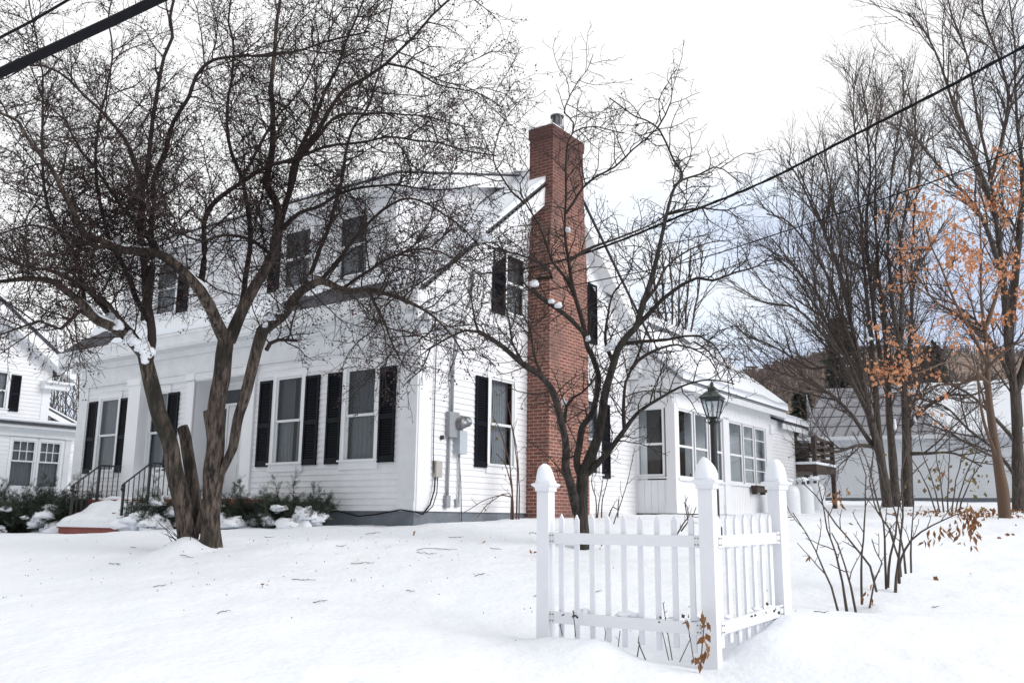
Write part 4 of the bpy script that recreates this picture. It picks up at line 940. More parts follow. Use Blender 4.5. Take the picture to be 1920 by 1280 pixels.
def bark_mesh(name, lst, m, parent, origin, n=44, step=.035, amp=.11):
    """trunks and boughs with furrowed, lumpy bark"""
    Vs = []; Fs = []; base = 0
    for P, R in lst:
        Q, S = resample(P, R, step); N = len(Q)
        t = np.gradient(Q, axis=0); t /= np.linalg.norm(t, axis=1)[:, None]+1e-9
        a = np.zeros_like(Q); ref = np.array([1., 0, 0]) if abs(t[0][0]) < .8 else np.array([0, 1., 0])
        for i in range(N):
            ref = ref-t[i]*(ref@t[i]); ref /= np.linalg.norm(ref); a[i] = ref
        b = np.cross(t, a); V = np.empty((N, n, 3)); cum = 0
        sx = Q[0][0]*7+Q[0][2]*3
        for i in range(N):
            cum += step; rr = S[i]
            for j in range(n):
                g = 2*math.pi*j/n; c_, s_ = math.cos(g), math.sin(g)
                k = amp*1.3*noise.noise(Vector((c_*1.1+sx, s_*1.1, cum*1.6)))+amp*.75*noise.noise(Vector((c_*3.2, s_*3.2+sx, cum*2.6)))+amp*.9*abs(noise.noise(Vector((c_*6.5+sx, s_*6.5, cum*2.4))))-amp*.5*abs(noise.noise(Vector((c_*11+sx, s_*11, cum*3.4))))
                V[i, j] = Q[i]+(c_*a[i]+s_*b[i])*rr*(1+k)
        Vs.append(V.reshape(-1, 3)); i = np.arange(N-1)[:, None]; j = np.arange(n)[None]; j2 = (j+1) % n
        Fs.append(np.stack([i*n+j, i*n+j2, (i+1)*n+j2, (i+1)*n+j], -1).reshape(-1, 4)+base)
        # closed end
        cc = len(V.reshape(-1, 3)); Vs.append(Q[-1:]+t[-1:]*S[-1]*.3); jj = np.arange(n); last = base+(N-1)*n
        Fs.append(np.stack([last+jj, last+(jj+1) % n, np.full(n, base+cc), np.full(n, base+cc)], -1)[:, [0, 1, 2, 2]] if False else np.stack([last+jj, last+(jj+1) % n, np.full(n, base+cc), last+jj], -1)[:, :4])
        base += cc+1
    V = np.concatenate(Vs)-np.array(origin); F = np.concatenate(Fs)
    me = bpy.data.meshes.new(name); fl = [tuple(f) if f[3] != f[0] else tuple(f[:3]) for f in F.tolist()]
    me.from_pydata(V.tolist(), [], fl); me.materials.append(m); me.polygons.foreach_set('use_smooth', [True]*len(me.polygons)); me.update()
    o = bpy.data.objects.new(name, me); COL.objects.link(o); o.parent = parent
    return o

def unit(v): return v/(np.linalg.norm(v)+1e-9)
def resample(P, R, step):
    P = np.array(P, float); R = np.array(R, float)
    # Catmull-Rom through the given points
    Q = [P[0]*2-P[1]]+list(P)+[P[-1]*2-P[-2]]; out = []; ro = []
    for i in range(1, len(Q)-2):
        p0, p1, p2, p3 = Q[i-1], Q[i], Q[i+1], Q[i+2]
        n = max(1, int(np.linalg.norm(p2-p1)/step))
        for k in range(n):
            t = k/n
            out.append(.5*((2*p1)+(-p0+p2)*t+(2*p0-5*p1+4*p2-p3)*t*t+(-p0+3*p1-3*p2+p3)*t**3)); ro.append(R[i-1]+(R[i]-R[i-1])*t)
    out.append(P[-1]); ro.append(R[-1])
    return np.array(out), np.array(ro)

def traced(pix, Y0, Y1, w0, w1, Ymid=None):
    """pixel polyline + depth range + widths (pixels at 1920) -> 3D path, radii"""
    n = len(pix); d = np.concatenate([[0], np.cumsum([math.hypot(pix[i+1][0]-pix[i][0], pix[i+1][1]-pix[i][1]) for i in range(n-1)])]); d /= d[-1]
    P = []; R = []
    for (x, y), t in zip(pix, d):
        Y = Y0+(Y1-Y0)*t
        if Ymid: Y += Ymid*math.sin(math.pi*t)
        P.append(at(x, y, Y)); R.append((w1+(w0-w1)*(1-t)**(1.0 if w0 > 27 else 1.45))*.46*Y/FPX)
    return resample(P, R, .12)

def wobble_path(rng, p, d, L, r0, r1, n, wander, trop, droop=0.0):
    P = [p]; d = unit(d); st = L/(n-1)
    for i in range(n-1):
        t = i/(n-1)
        d = unit(d+rng.normal(0, wander, 3)+np.array([0, 0, trop*(1-t)-droop*t]))
        P.append(P[-1]+d*st)
    return np.array(P), np.linspace(r0, r1, n)

def side_dir(rng, t, ang, up=0.0):
    t = unit(t); a = rng.normal(0, 1, 3); a = unit(a-t*(a@t))
    a = unit(a+np.array([0, 0, up])); a = unit(a-t*(a@t)+1e-6)
    return unit(t*math.cos(ang)+a*math.sin(ang))

def sprout(rng, P, R, spec, lev, out, tips):
    """spec: list per level of dicts; out(P,R,lev)"""
    if lev >= len(spec): return
    s = spec[lev]
    seg = np.linalg.norm(np.diff(P, axis=0), axis=1); cum = np.concatenate([[0], np.cumsum(seg)]); Lp = cum[-1]
    x = s.get('start', .15)*Lp+rng.random()*s['gap']
    while x < Lp*.995:
        i = min(len(P)-2, int(np.searchsorted(cum, x)-1)); f = (x-cum[i])/(seg[i]+1e-9)
        p = P[i]+(P[i+1]-P[i])*f; t = unit(P[i+1]-P[i]); r = R[i]+(R[i+1]-R[i])*f
        if (s.get('rmax') is None or r < s['rmax']) and not (s.get('thin') and p[2] > s['thin'] and rng.random() < .28):
            L = (s['len'][0]+(s['len'][1]-s['len'][0])*rng.random())*(1-s.get('taper', .4)*(x/Lp))
            d = side_dir(rng, t, math.radians(rng.uniform(*s['ang'])), s.get('up', 0))
            rr = min(r*.75, s['r'][0])
            q, rad = wobble_path(rng, p, d, L, rr, s['r'][1], s['n'], s['wander'], s.get('trop', 0), s.get('droop', 0))
            out(q, rad, lev)
            sprout(rng, q, rad, spec, lev+1, out, tips)
            if lev >= len(spec)-s.get('tiplev', 1): tips.append(q)
        x += s['gap']*rng.uniform(.5, 1.5)*(s.get('dense', 1) if 3.0 < p[2] < 5.1 else 1)

def leaf_mesh(name, pts, size, m, parent, origin, rng, hang=0.5, asp=.55, fold=.25):
    V = []; F = []
    n = len(pts); pts = np.array(pts)
    for i, p in enumerate(pts):
        L = size*rng.uniform(.6, 1.25); d = unit(rng.normal(0, 1, 3)+np.array([0, 0, -hang*2.2])); w = unit(np.cross(d, rng.normal(0, 1, 3)))*L*asp
        nn = unit(np.cross(d, w))*L*fold
        b = len(V)
        V += [p, p+d*L*.45+w*.5+nn*.5, p+d*L, p+d*L*.45-w*.5+nn*.5, p+d*L*.5]
        F += [(b, b+1, b+4), (b+1, b+2, b+4), (b+2, b+3, b+4), (b+3, b, b+4)]
    return np_mesh(name, np.array(V)-np.array(origin), np.array(F), m, parent)

def berry_mesh(name, pts, r, m, parent, origin, rng):
    o8 = np.array([(1, 0, 0), (0, 1, 0), (-1, 0, 0), (0, -1, 0), (0, 0, 1), (0, 0, -1)], float)
    f8 = np.array([(0, 1, 4), (1, 2, 4), (2, 3, 4), (3, 0, 4), (1, 0, 5), (2, 1, 5), (3, 2, 5), (0, 3, 5)])
    pts = np.array(pts); sz = r*rng.uniform(.7, 1.25, len(pts))
    V = pts[:, None]+o8[None]*sz[:, None, None]; F = f8[None]+(np.arange(len(pts))*6)[:, None, None]
    return np_mesh(name, V.reshape(-1, 3)-np.array(origin), F.reshape(-1, 3), m, parent, smooth=True)

# ---- crabapple (front left)
rng = np.random.default_rng(11)
TY = 11.0
T1 = [
 # pixels, Y0, Y1, w0, w1, ymid, sprout?
 ([(352, 1012), (345, 955), (327, 875), (313, 815), (298, 771), (287, 734), (276, 690), (270, 660)], 11.0, 10.7, 36, 28, 0, 0),
 ([(270, 662), (255, 648), (233, 630), (206, 611), (180, 600), (160, 577), (130, 548), (100, 527), (60, 523), (0, 528), (-60, 535)], 10.7, 9.3, 26, 6, 0, 1),
 ([(236, 632), (215, 605), (190, 570), (165, 545), (130, 525), (90, 505), (40, 500), (-20, 470)], 10.5, 11.8, 16, 4, 0, 1),
 ([(268, 655), (240, 620), (215, 585), (190, 560), (170, 548), (150, 530), (125, 500)], 10.7, 9.8, 13, 5, 0, 1),
 ([(278, 680), (284, 640), (280, 600), (275, 555), (270, 500), (266, 440), (267, 400), (267, 350), (276, 327), (283, 267), (290, 233), (297, 167), (307, 110), (323, 73), (320, 33), (328, -10), (335, -60)], 10.7, 10.0, 20, 6, 0, 1),
 ([(266, 352), (255, 310), (233, 260), (197, 213), (160, 180), (130, 150), (83, 122), (20, 125), (-40, 140)], 10.25, 9.2, 10, 4, 0, 1),
 ([(276, 556), (285, 480), (286, 417), (288, 390), (290, 333), (310, 283), (327, 227), (350, 180), (367, 143), (400, 113), (450, 103), (500, 107), (570, 92), (633, 73), (690, 60)], 10.5, 9.6, 15, 4, .3, 1),
 ([(278, 600), (255, 560), (240, 520), (215, 470), (195, 420), (185, 360), (180, 300), (190, 200), (210, 120), (205, 30), (215, -30)], 10.6, 12.0, 12, 3, 0, 1),
 ([(160, 577), (150, 520), (137, 470), (85, 380), (80, 300), (79, 220), (82, 140), (60, 40), (50, -30)], 10.4, 10.6, 10, 3, 0, 1),
 ([(392, 1020), (395, 960), (398, 890), (403, 827), (408, 777), (415, 715), (420, 665), (426, 630)], 10.95, 10.7, 37, 32, 0, 0),
 ([(424, 640), (410, 610), (396, 575), (373, 540), (350, 515), (333, 500), (293, 473), (233, 467), (195, 452), (160, 440), (145, 415), (137, 393), (100, 327), (67, 277), (33, 227), (0, 213), (-60, 190)], 10.7, 9.6, 27, 5, -.4, 1),
 ([(375, 545), (385, 470), (381, 423), (400, 383), (450, 343), (500, 310), (567, 293), (617, 273), (690, 265), (730, 257), (807, 267), (860, 279), (930, 292)], 10.7, 9.2, 14, 3, .4, 1),
 ([(430, 640), (447, 600), (460, 570), (475, 540), (497, 505), (511, 480), (520, 433), (522, 400), (513, 375), (502, 350), (507, 300), (510, 233), (512, 153), (517, 67), (527, -10), (530, -70)], 10.7, 10.9, 26, 6, 0, 1),
 ([(520, 440), (535, 383), (553, 300), (580, 240), (610, 173), (634, 125), (655, 60), (690, -20)], 10.9, 9.9, 14, 4, 0, 1),
 ([(536, 380), (555, 320), (567, 283), (595, 250), (640, 173), (690, 142), (725, 119), (750, 93), (773, 67), (807, 30), (847, -5), (880, -50)], 10.8, 9.4, 13, 4, -.3, 1),
 ([(725, 119), (780, 133), (817, 157), (857, 167), (907, 178), (942, 202)], 9.7, 9.2, 6, 2, 0, 1),
 ([(553, 310), (600, 250), (640, 217), (720, 213), (790, 217), (840, 230), (885, 240)], 10.5, 11.6, 9, 2.5, 0, 1),
 ([(400, 965), (414, 890), (434, 840), (449, 780), (465, 727), (479, 677), (487, 640), (493, 618)], 10.9, 10.7, 13, 24, 0, 0),
 ([(492, 620), (512, 605), (535, 585), (552, 565), (568, 547), (600, 527), (640, 543), (690, 540), (707, 543), (757, 563), (807, 590), (850, 632), (870, 665)], 10.7, 9.5, 24, 3, -.3, 1),
 ([(500, 655), (508, 645), (523, 637), (540, 636), (557, 639)], 10.6, 10.3, 10, 5, 0, 1),
 ([(600, 527), (640, 480), (680, 430), (720, 395), (770, 370), (820, 395), (870, 430), (910, 480)], 10.2, 10.8, 10, 2.5, -.3, 1),
 ([(690, 540), (705, 570), (720, 600), (728, 630), (745, 660), (760, 690)], 9.9, 9.6, 8, 2, 0, 1),
 ([(568, 547), (600, 470), (625, 400), (640, 330), (660, 250), (700, 180), (720, 80), (740, -20)], 10.4, 11.8, 11, 3, 0, 1),
 ([(520, 440), (560, 400), (610, 380), (660, 355), (720, 345), (780, 350), (840, 355), (900, 345)], 10.8, 9.8, 10, 2.5, 0, 1),
 ([(640, 543), (690, 505), (740, 480), (800, 470), (850, 480), (900, 520), (940, 560)], 10.0, 9.0, 8, 2, 0, 1),
 ([(180, 600), (150, 585), (110, 620), (70, 600), (30, 615), (-30, 640)], 10.3, 9.6, 10, 3, 0, 1),
 ([(300, 476), (270, 430), (230, 390), (190, 330), (150, 280), (120, 220), (60, 180)], 10.3, 11.8, 12, 3, 0, 1),
 ([(421, 665), (440, 620), (455, 560), (462, 500), (470, 430), (455, 350), (430, 270), (425, 190), (440, 110), (430, 30), (440, -50)], 10.7, 11.9, 15, 4, 0, 1),
 ([(0, 440), (60, 420), (120, 440), (170, 457), (220, 465)], 9.2, 9.8, 3, 8, 0, 1),
 ([(450, 343), (480, 280), (520, 220), (570, 160), (600, 90), (640, 20)], 10.4, 11.3, 7, 2.5, 0, 1),
 ([(510, 480), (470, 450), (420, 440), (370, 450), (330, 430), (290, 380), (240, 330)], 10.8, 9.2, 9, 3, 0, 1),
]
x0, y0, z0 = at(385, 1022, TY)
tr1 = tag(empty('crabapple_tree', (x0, y0, z0)), 'bare crabapple tree full of tiny dark fruit in front of the house', 'tree')
w_tr = Wood(); w_lm = Wood(); w_tw = Wood(); tips = []; bk = []
spec1 = [
 dict(gap=.112, thin=5.2, dense=.84, len=(.5, 1.5), ang=(35, 80), up=.45, r=(.0095, .0038), n=8, wander=.17, trop=.10, droop=.13, start=.12, taper=.35),
 dict(gap=.066, len=(.2, .68), ang=(35, 75), up=.2, r=(.0048, .0026), n=5, wander=.22, trop=.05, droop=.10, start=.10),
 dict(gap=.068, len=(.06, .26), ang=(35, 80), up=.05, r=(.0031, .0022), n=3, wander=.25, trop=.0, droop=.12, start=.12),
]
def out1(P, R, lev):
    (w_lm if lev == 0 else w_tw).add(P, R, 5 if lev == 0 else 3)
for pix, a, b, w0, w1, ym, sp in T1:
    P, R = traced(pix, a, b, w0, w1, ym)
    k = np.linspace(0, 1, len(P))
    P = P+np.stack([[noise.noise(Vector(p*2.3+np.array([s, 0, 0])))*.035 for p in P] for s in (0, 31, 57)], 1)*(np.minimum(1, k*6)*np.minimum(1, (1-k)*6))[:, None]
    if pix[0][1] > 1005: P = np.concatenate([[P[0]-np.array([0, 0, .35])], P]); R = np.concatenate([[R[0]*1.12], R])
    if w0 > 20 or w1 > 20:
        bk.append((P, R))
    else: w_lm.add(P, R, 8)
    if sp: sprout(rng, P, R, spec1, 0, out1, tips)
# root flare and the sawn-off dead stem
for q in ((-.14, -.06), (.10, -.10), (.16, .06), (-.02, .15)):
    p0 = np.array([x0+q[0]*.5, y0+q[1]*.5, z0+.42]); p1 = np.array([x0+q[0]*1.2, y0+q[1]*1.2, z0-.30])
    bk.append((np.linspace(p0, p1, 6), np.linspace(.03, .055, 6)))
P, R = traced([(372, 1000), (362, 915), (352, 850), (346, 812), (341, 800)], 11.2, 11.1, 27, 23, 0); bk.append((P, R))
P, R = traced([(400, 840), (393, 805), (388, 780), (387, 770)], 10.8, 10.76, 22, 13, 0); bk.append((P, R))
bark_mesh('trunk', bk, BARK, tr1, (x0, y0, z0)); w_lm.mesh('limb', TWIG, tr1, (x0, y0, z0)); w_tw.mesh('twig', TWIG, tr1, (x0, y0, z0))
bp = []
for q in tips:
    if rng.random() < .38:
        for _ in range(rng.integers(1, 4)):
            p = q[rng.integers(1, len(q))]; bp.append(p+np.array([rng.normal(0, .018), rng.normal(0, .018), -rng.uniform(.012, .05)]))
o = berry_mesh('fruit', bp, .0105, BERRY, tr1, (x0, y0, z0), rng); o['kind'] = 'stuff'
for i, (px, py, rx, rz, Y) in enumerate([(212, 592, 11, 9, 10.6), (222, 612, 13, 13, 10.45), (243, 636, 12, 9, 10.5), (252, 643, 10, 9, 10.5), (263, 653, 11, 11, 10.55), (275, 664, 12, 15, 10.55), (272, 676, 8, 9, 10.5), (310, 470, 12, 5, 10.3), (325, 484, 9, 6, 10.3), (341, 497, 16, 7, 10.35), (358, 514, 10, 5, 10.4), (217, 457, 7, 7, 10.0),
    (525, 583, 17, 9, 10.45), (508, 597, 9, 6, 10.5), (590, 522, 13, 6, 10.3), (497, 610, 5, 6, 10.5), (168, 545, 10, 4, 10.8), (120, 507, 10, 4, 11.0), (182, 590, 9, 5, 10.4), (60, 515, 10, 4, 9.9), (655, 532, 9, 4, 10.0), (905, 447, 17, 8, 10.6), (890, 440, 8, 7, 10.6), (565, 541, 9, 5, 10.4), (130, 432, 6, 3, 10.0)]):
    c = at(px, py, Y-.03); s = Y/FPX; mb = MB(); blob(mb, c-np.array([x0, y0, z0]), rx*s*.98, rx*s*.7, rz*s*1.35, i*1.7+1, 20, 14); mb.build('branch_snow', SNOW, tr1, smooth=True)
def limb_snow(rng, lst, parent, origin, thr, rmin=.028):
    for P, R in lst:
        Q, S = resample(P, R, .05); t = np.gradient(Q, axis=0); t /= np.linalg.norm(t, axis=1)[:, None]+1e-9
        ok = [(abs(t[i][2]) < .82 and S[i] > rmin and noise.noise(Vector(Q[i]*1.7+11)) > thr) for i in range(len(Q))]
        i = 0
        while i < len(Q):
            if not ok[i]: i += 1; continue
            j = i
            while j+1 < len(Q) and ok[j+1]: j += 1
            if j-i >= 4:
                mb = MB(); n = 9; vv = []; m_ = j-i+1
                for k in range(i, j+1):
                    side = np.cross(t[k], [0, 0, 1.]); side /= np.linalg.norm(side)+1e-9; upv = np.cross(side, t[k]); f = math.sin(math.pi*(k-i)/(j-i))**.5
                    wd = S[k]*(.62+.25*noise.noise(Vector(Q[k]*6)))*f+.002; hh = S[k]*(.42+.5*noise.noise(Vector(Q[k]*8+3)))*f
                    for a in range(n):
                        g = math.pi*a/(n-1); vv.append(Q[k]+side*math.cos(g)*wd+upv*(S[k]*.80+math.sin(g)*(hh+S[k]*.28))-np.array(origin))
                mb.add(vv, [(k*n+a, k*n+a+1, (k+1)*n+a+1, (k+1)*n+a) for k in range(m_-1) for a in range(n-1)]); mb.build('branch_snow', SNOW, parent, smooth=True)
            i = j+1
limb_snow(rng, bk, tr1, (x0, y0, z0), .16)
# basal suckers
mb = Wood()
for i in range(9):
    p = np.array([x0-.18+rng.normal(0, .07), y0-.12+rng.normal(0, .05), z0+.02]); d = np.array([rng.normal(-.6, .5), rng.normal(-.2, .4), rng.uniform(.3, .9)])
    q, r = wobble_path(rng, p, d, rng.uniform(.2, .5), .005, .002, 5, .15, .05); mb.add(q, r, 4)
mb.mesh('sucker', TWIG, tr1, (x0, y0, z0))

# ---- apple tree before the chimney
rng = np.random.default_rng(23)
T2 = [
 ([(1093, 1030), (1089, 975), (1089, 930), (1091, 905), (1092, 882)], 12.0, 12.0, 30, 24, 0, 0),
 ([(1082, 960), (1070, 908), (1061, 879), (1061, 832), (1054, 797), (1047, 769), (1036, 732), (1018, 708), (983, 685), (940, 648), (907, 627), (897, 622)], 12.0, 11.2, 20, 9, -.2, 1),
 ([(897, 622), (873, 619), (850, 628), (828, 640), (807, 653), (798, 677), (788, 695), (767, 712), (755, 725)], 11.2, 11.0, 6, 2, 0, 1),
 ([(897, 622), (890, 600), (888, 585), (884, 560), (870, 530)], 11.2, 11.5, 6, 2, 0, 1),
 ([(983, 685), (960, 640), (955, 600), (945, 560), (950, 520)], 11.5, 10.6, 6, 2, 0, 1),
 ([(1058, 790), (1062, 762), (1075, 745), (1091, 736), (1107, 720), (1120, 700)], 11.9, 11.4, 9, 3, 0, 1),
 ([(1018, 708), (1010, 690), (1000, 660), (995, 620), (980, 590), (965, 570)], 11.6, 12.4, 7, 2, 0, 1),
 ([(1092, 900), (1082, 867), (1087, 832), (1091, 802), (1110, 774), (1119, 739), (1122, 703), (1112, 672), (1102, 652), (1095, 627), (1080, 609), (1065, 594), (1039, 575), (1016, 560), (1004, 548), (1003, 535), (1012, 520)], 12.0, 11.7, 15, 8, 0, 1),
 ([(1004, 548), (990, 540), (975, 520), (965, 500)], 11.7, 11.3, 6, 2, 0, 1),
 ([(1012, 522), (1035, 520), (1031, 510), (1014, 494), (992, 484), (969, 476), (940, 470), (905, 455)], 11.7, 11.2, 9, 2.5, 0, 1),
 ([(1101, 650), (1096, 620), (1091, 599), (1080, 562), (1071, 524), (1066, 487), (1061, 459), (1059, 420), (1061, 369), (1061, 310), (1064, 268), (1074, 249), (1092, 240), (1116, 237), (1140, 243), (1170, 250)], 11.9, 12.2, 11, 2.5, 0, 1),
 ([(1074, 250), (1075, 230), (1066, 219), (1058, 212), (1060, 200), (1070, 177), (1084, 153), (1100, 133), (1112, 103)], 12.1, 12.3, 4, 1.6, 0, 1),
 ([(1092, 885), (1100, 872), (1110, 849), (1122, 816), (1129, 778), (1134, 741), (1142, 710), (1150, 683), (1160, 652), (1178, 628), (1193, 612), (1207, 567), (1223, 517), (1237, 460), (1250, 402), (1263, 355), (1279, 328), (1263, 300), (1250, 270), (1233, 240), (1212, 226), (1190, 218), (1165, 200), (1143, 184)], 12.0, 11.6, 22, 2.5, -.3, 1),
 ([(1233, 240), (1248, 215), (1258, 190), (1260, 160), (1258, 137)], 11.7, 11.7, 4, 1.6, 0, 1),
 ([(1193, 612), (1215, 590), (1240, 563), (1280, 533), (1307, 521), (1337, 526), (1380, 510), (1420, 499), (1460, 466)], 11.6, 10.8, 12, 2.5, 0, 1),
 ([(1250, 402), (1280, 395), (1320, 390), (1360, 395), (1400, 380)], 11.6, 11.0, 7, 2, 0, 1),
 ([(1263, 350), (1280, 337), (1312, 327), (1340, 313), (1357, 318), (1390, 345)], 11.6, 11.9, 6, 2, 0, 1),
 ([(1160, 650), (1173, 644), (1204, 640), (1249, 637), (1284, 630), (1310, 629), (1337, 645), (1360, 680), (1375, 720)], 11.7, 11.1, 9, 2, 0, 1),
 ([(1185, 690), (1196, 676), (1210, 666), (1240, 652), (1270, 646), (1295, 652), (1330, 672), (1350, 710)], 11.6, 12.0, 8, 2, 0, 1),
 ([(1097, 890), (1105, 884), (1119, 870), (1138, 850), (1155, 827), (1173, 803), (1198, 772), (1241, 744), (1283, 722), (1325, 712), (1353, 714), (1377, 720)], 12.0, 10.9, 14, 2.5, 0, 1),
 ([(1171, 806), (1169, 767), (1173, 716), (1185, 690), (1201, 654), (1215, 610)], 11.7, 11.9, 9, 3, 0, 1),
 ([(1061, 400), (1075, 380), (1093, 352), (1120, 330), (1153, 313), (1187, 280), (1210, 262), (1233, 240)], 12.0, 11.7, 7, 3, 0, 1),
 ([(1066, 490), (1097, 470), (1125, 458), (1157, 447), (1223, 420), (1260, 395)], 12.1, 12.8, 8, 2.5, 0, 1),
 ([(1080, 562), (1060, 520), (1035, 490), (1025, 460), (1010, 420), (985, 380), (975, 345), (1000, 310)], 12.0, 11.4, 8, 2.5, 0, 1),
 ([(985, 382), (960, 360), (940, 330), (925, 300), (935, 250), (950, 220), (975, 190)], 11.5, 11.2, 5, 1.6, 0, 1),
 ([(1207, 567), (1230, 540), (1250, 500), (1290, 470), (1330, 455), (1370, 450)], 11.6, 12.6, 7, 2, 0, 1),
 ([(1150, 683), (1135, 640), (1140, 590), (1150, 550), (1180, 510), (1190, 460)], 11.8, 12.8, 8, 2, 0, 1),
 ([(1300, 640), (1330, 660), (1345, 690), (1338, 700)], 11.3, 11.2, 4, 2, 0, 1),
]
x0, y0, z0 = at(1090, 1026, 12.0)
tr2 = tag(empty('apple_tree', (x0, y0, z0)), 'bare low forked apple tree behind the picket fence, before the brick chimney', 'tree')
w_tr = Wood(); w_lm = Wood(); w_tw = Wood(); tips = []; bk = []
spec2 = [
 dict(gap=.13, len=(.4, 1.15), ang=(35, 80), up=.35, r=(.009, .0036), n=7, wander=.22, trop=.08, droop=.08, start=.10, taper=.35),
 dict(gap=.105, len=(.14, .48), ang=(40, 80), up=.2, r=(.0050, .0030), n=5, wander=.28, trop=.05, droop=.04, start=.10),
 dict(gap=.085, len=(.03, .12), ang=(45, 85), up=.25, r=(.0036, .0028), n=3, wander=.35, trop=.06, start=.12),
]
for pix, a, b, w0, w1, ym, sp in T2:
    P, R = traced(pix, a, b, w0, w1, ym)
    if w0 > 13: bk.append((P, R))
    else: w_lm.add(P, R, 8)
    if sp: sprout(rng, P, R, spec2, 0, out1, tips)
bark_mesh('trunk', bk, BARK2, tr2, (x0, y0, z0), n=24); w_lm.mesh('limb', TWIGR, tr2, (x0, y0, z0)); w_tw.mesh('twig', TWIGR, tr2, (x0, y0, z0))
bp = []
for q in tips:
    if rng.random() < .035: bp.append(q[-1]+np.array([0, 0, -.02]))
o = berry_mesh('fruit', bp, .013, BERRY, tr2, (x0, y0, z0), rng); o['kind'] = 'stuff'
for i, (px, py, rx, rz, Y) in enumerate([(1002, 533, 9, 9, 11.65), (1034, 566, 8, 5, 11.7), (1046, 574, 9, 6, 11.7), (1153, 648, 15, 8, 11.7), (1140, 655, 9, 6, 11.7), (1057, 756, 6, 7, 11.85), (1065, 433, 7, 6, 12.0), (1172, 632, 8, 4, 11.7), (950, 650, 6, 4, 11.3), (1250, 632, 9, 3, 11.4), (1102, 636, 6, 6, 11.8)]):
    c = at(px, py, Y-.04); s = Y/FPX; mb = MB(); blob(mb, c-np.array([x0, y0, z0]), rx*s*.80, rx*s*.6, rz*s*1.1, i*2.1+3, 20, 14); mb.build('branch_snow', SNOW, tr2, smooth=True)

# ---- fan shaped maples and others at the back
def crown_tree(name, label, base, stems, spec, m, seed, group=None, leaves=None, trunk_n=10, cat='tree', twm=None, limbs=()):
    rg = np.random.default_rng(seed); x, y, z = base
    t = tag(empty(name, (x, y, z)), label, cat, group)
    wt = Wood(); wl = Wood(); tp = []
    def out(P, R, lev): wl.add(P, R, 4 if lev == 0 else 3)
    for pix, a, b, w0, w1, sp in stems:
        P, R = traced(pix, a, b, w0, w1)
        if w0 > 15: P[0] = P[0]-np.array([0, 0, .9])
        P = P+np.stack([[noise.noise(Vector(p*.7+np.array([s, 0, 0])))*.12 for p in P] for s in (0, 31, 57)], 1)*np.linspace(0, 1, len(P))[:, None]
        R = R*(.55+.45*(np.linspace(1, 0, len(R))**1.3)) if w0 > 15 else R
        R = R*(1+np.array([.14*noise.noise(Vector(p*1.3)) for p in P]))
        wt.add(P, R, trunk_n)
        if sp: sprout(rg, P[len(P)//(8 if sp == 1 else 3):], R[len(P)//(8 if sp == 1 else 3):], spec, 0, out, tp)
    wt.mesh('trunk', m, t, base); wl.mesh('crown', twm or MAPLET, t, base)
    return t, tp, rg
specM = [
 dict(gap=.34, len=(1.3, 3.8), ang=(18, 42), up=.35, r=(.030, .008), n=8, wander=.07, trop=.05, start=.06, taper=.45),
 dict(gap=.21, len=(.5, 1.7), ang=(20, 48), up=.3, r=(.011, .0055), n=5, wander=.12, trop=.05, start=.10),
 dict(gap=.17, len=(.18, .65), ang=(25, 55), up=.25, r=(.0066, .0045), n=3, wander=.15, trop=.04, start=.10),
]
mbase = at(1692, 948, 30)
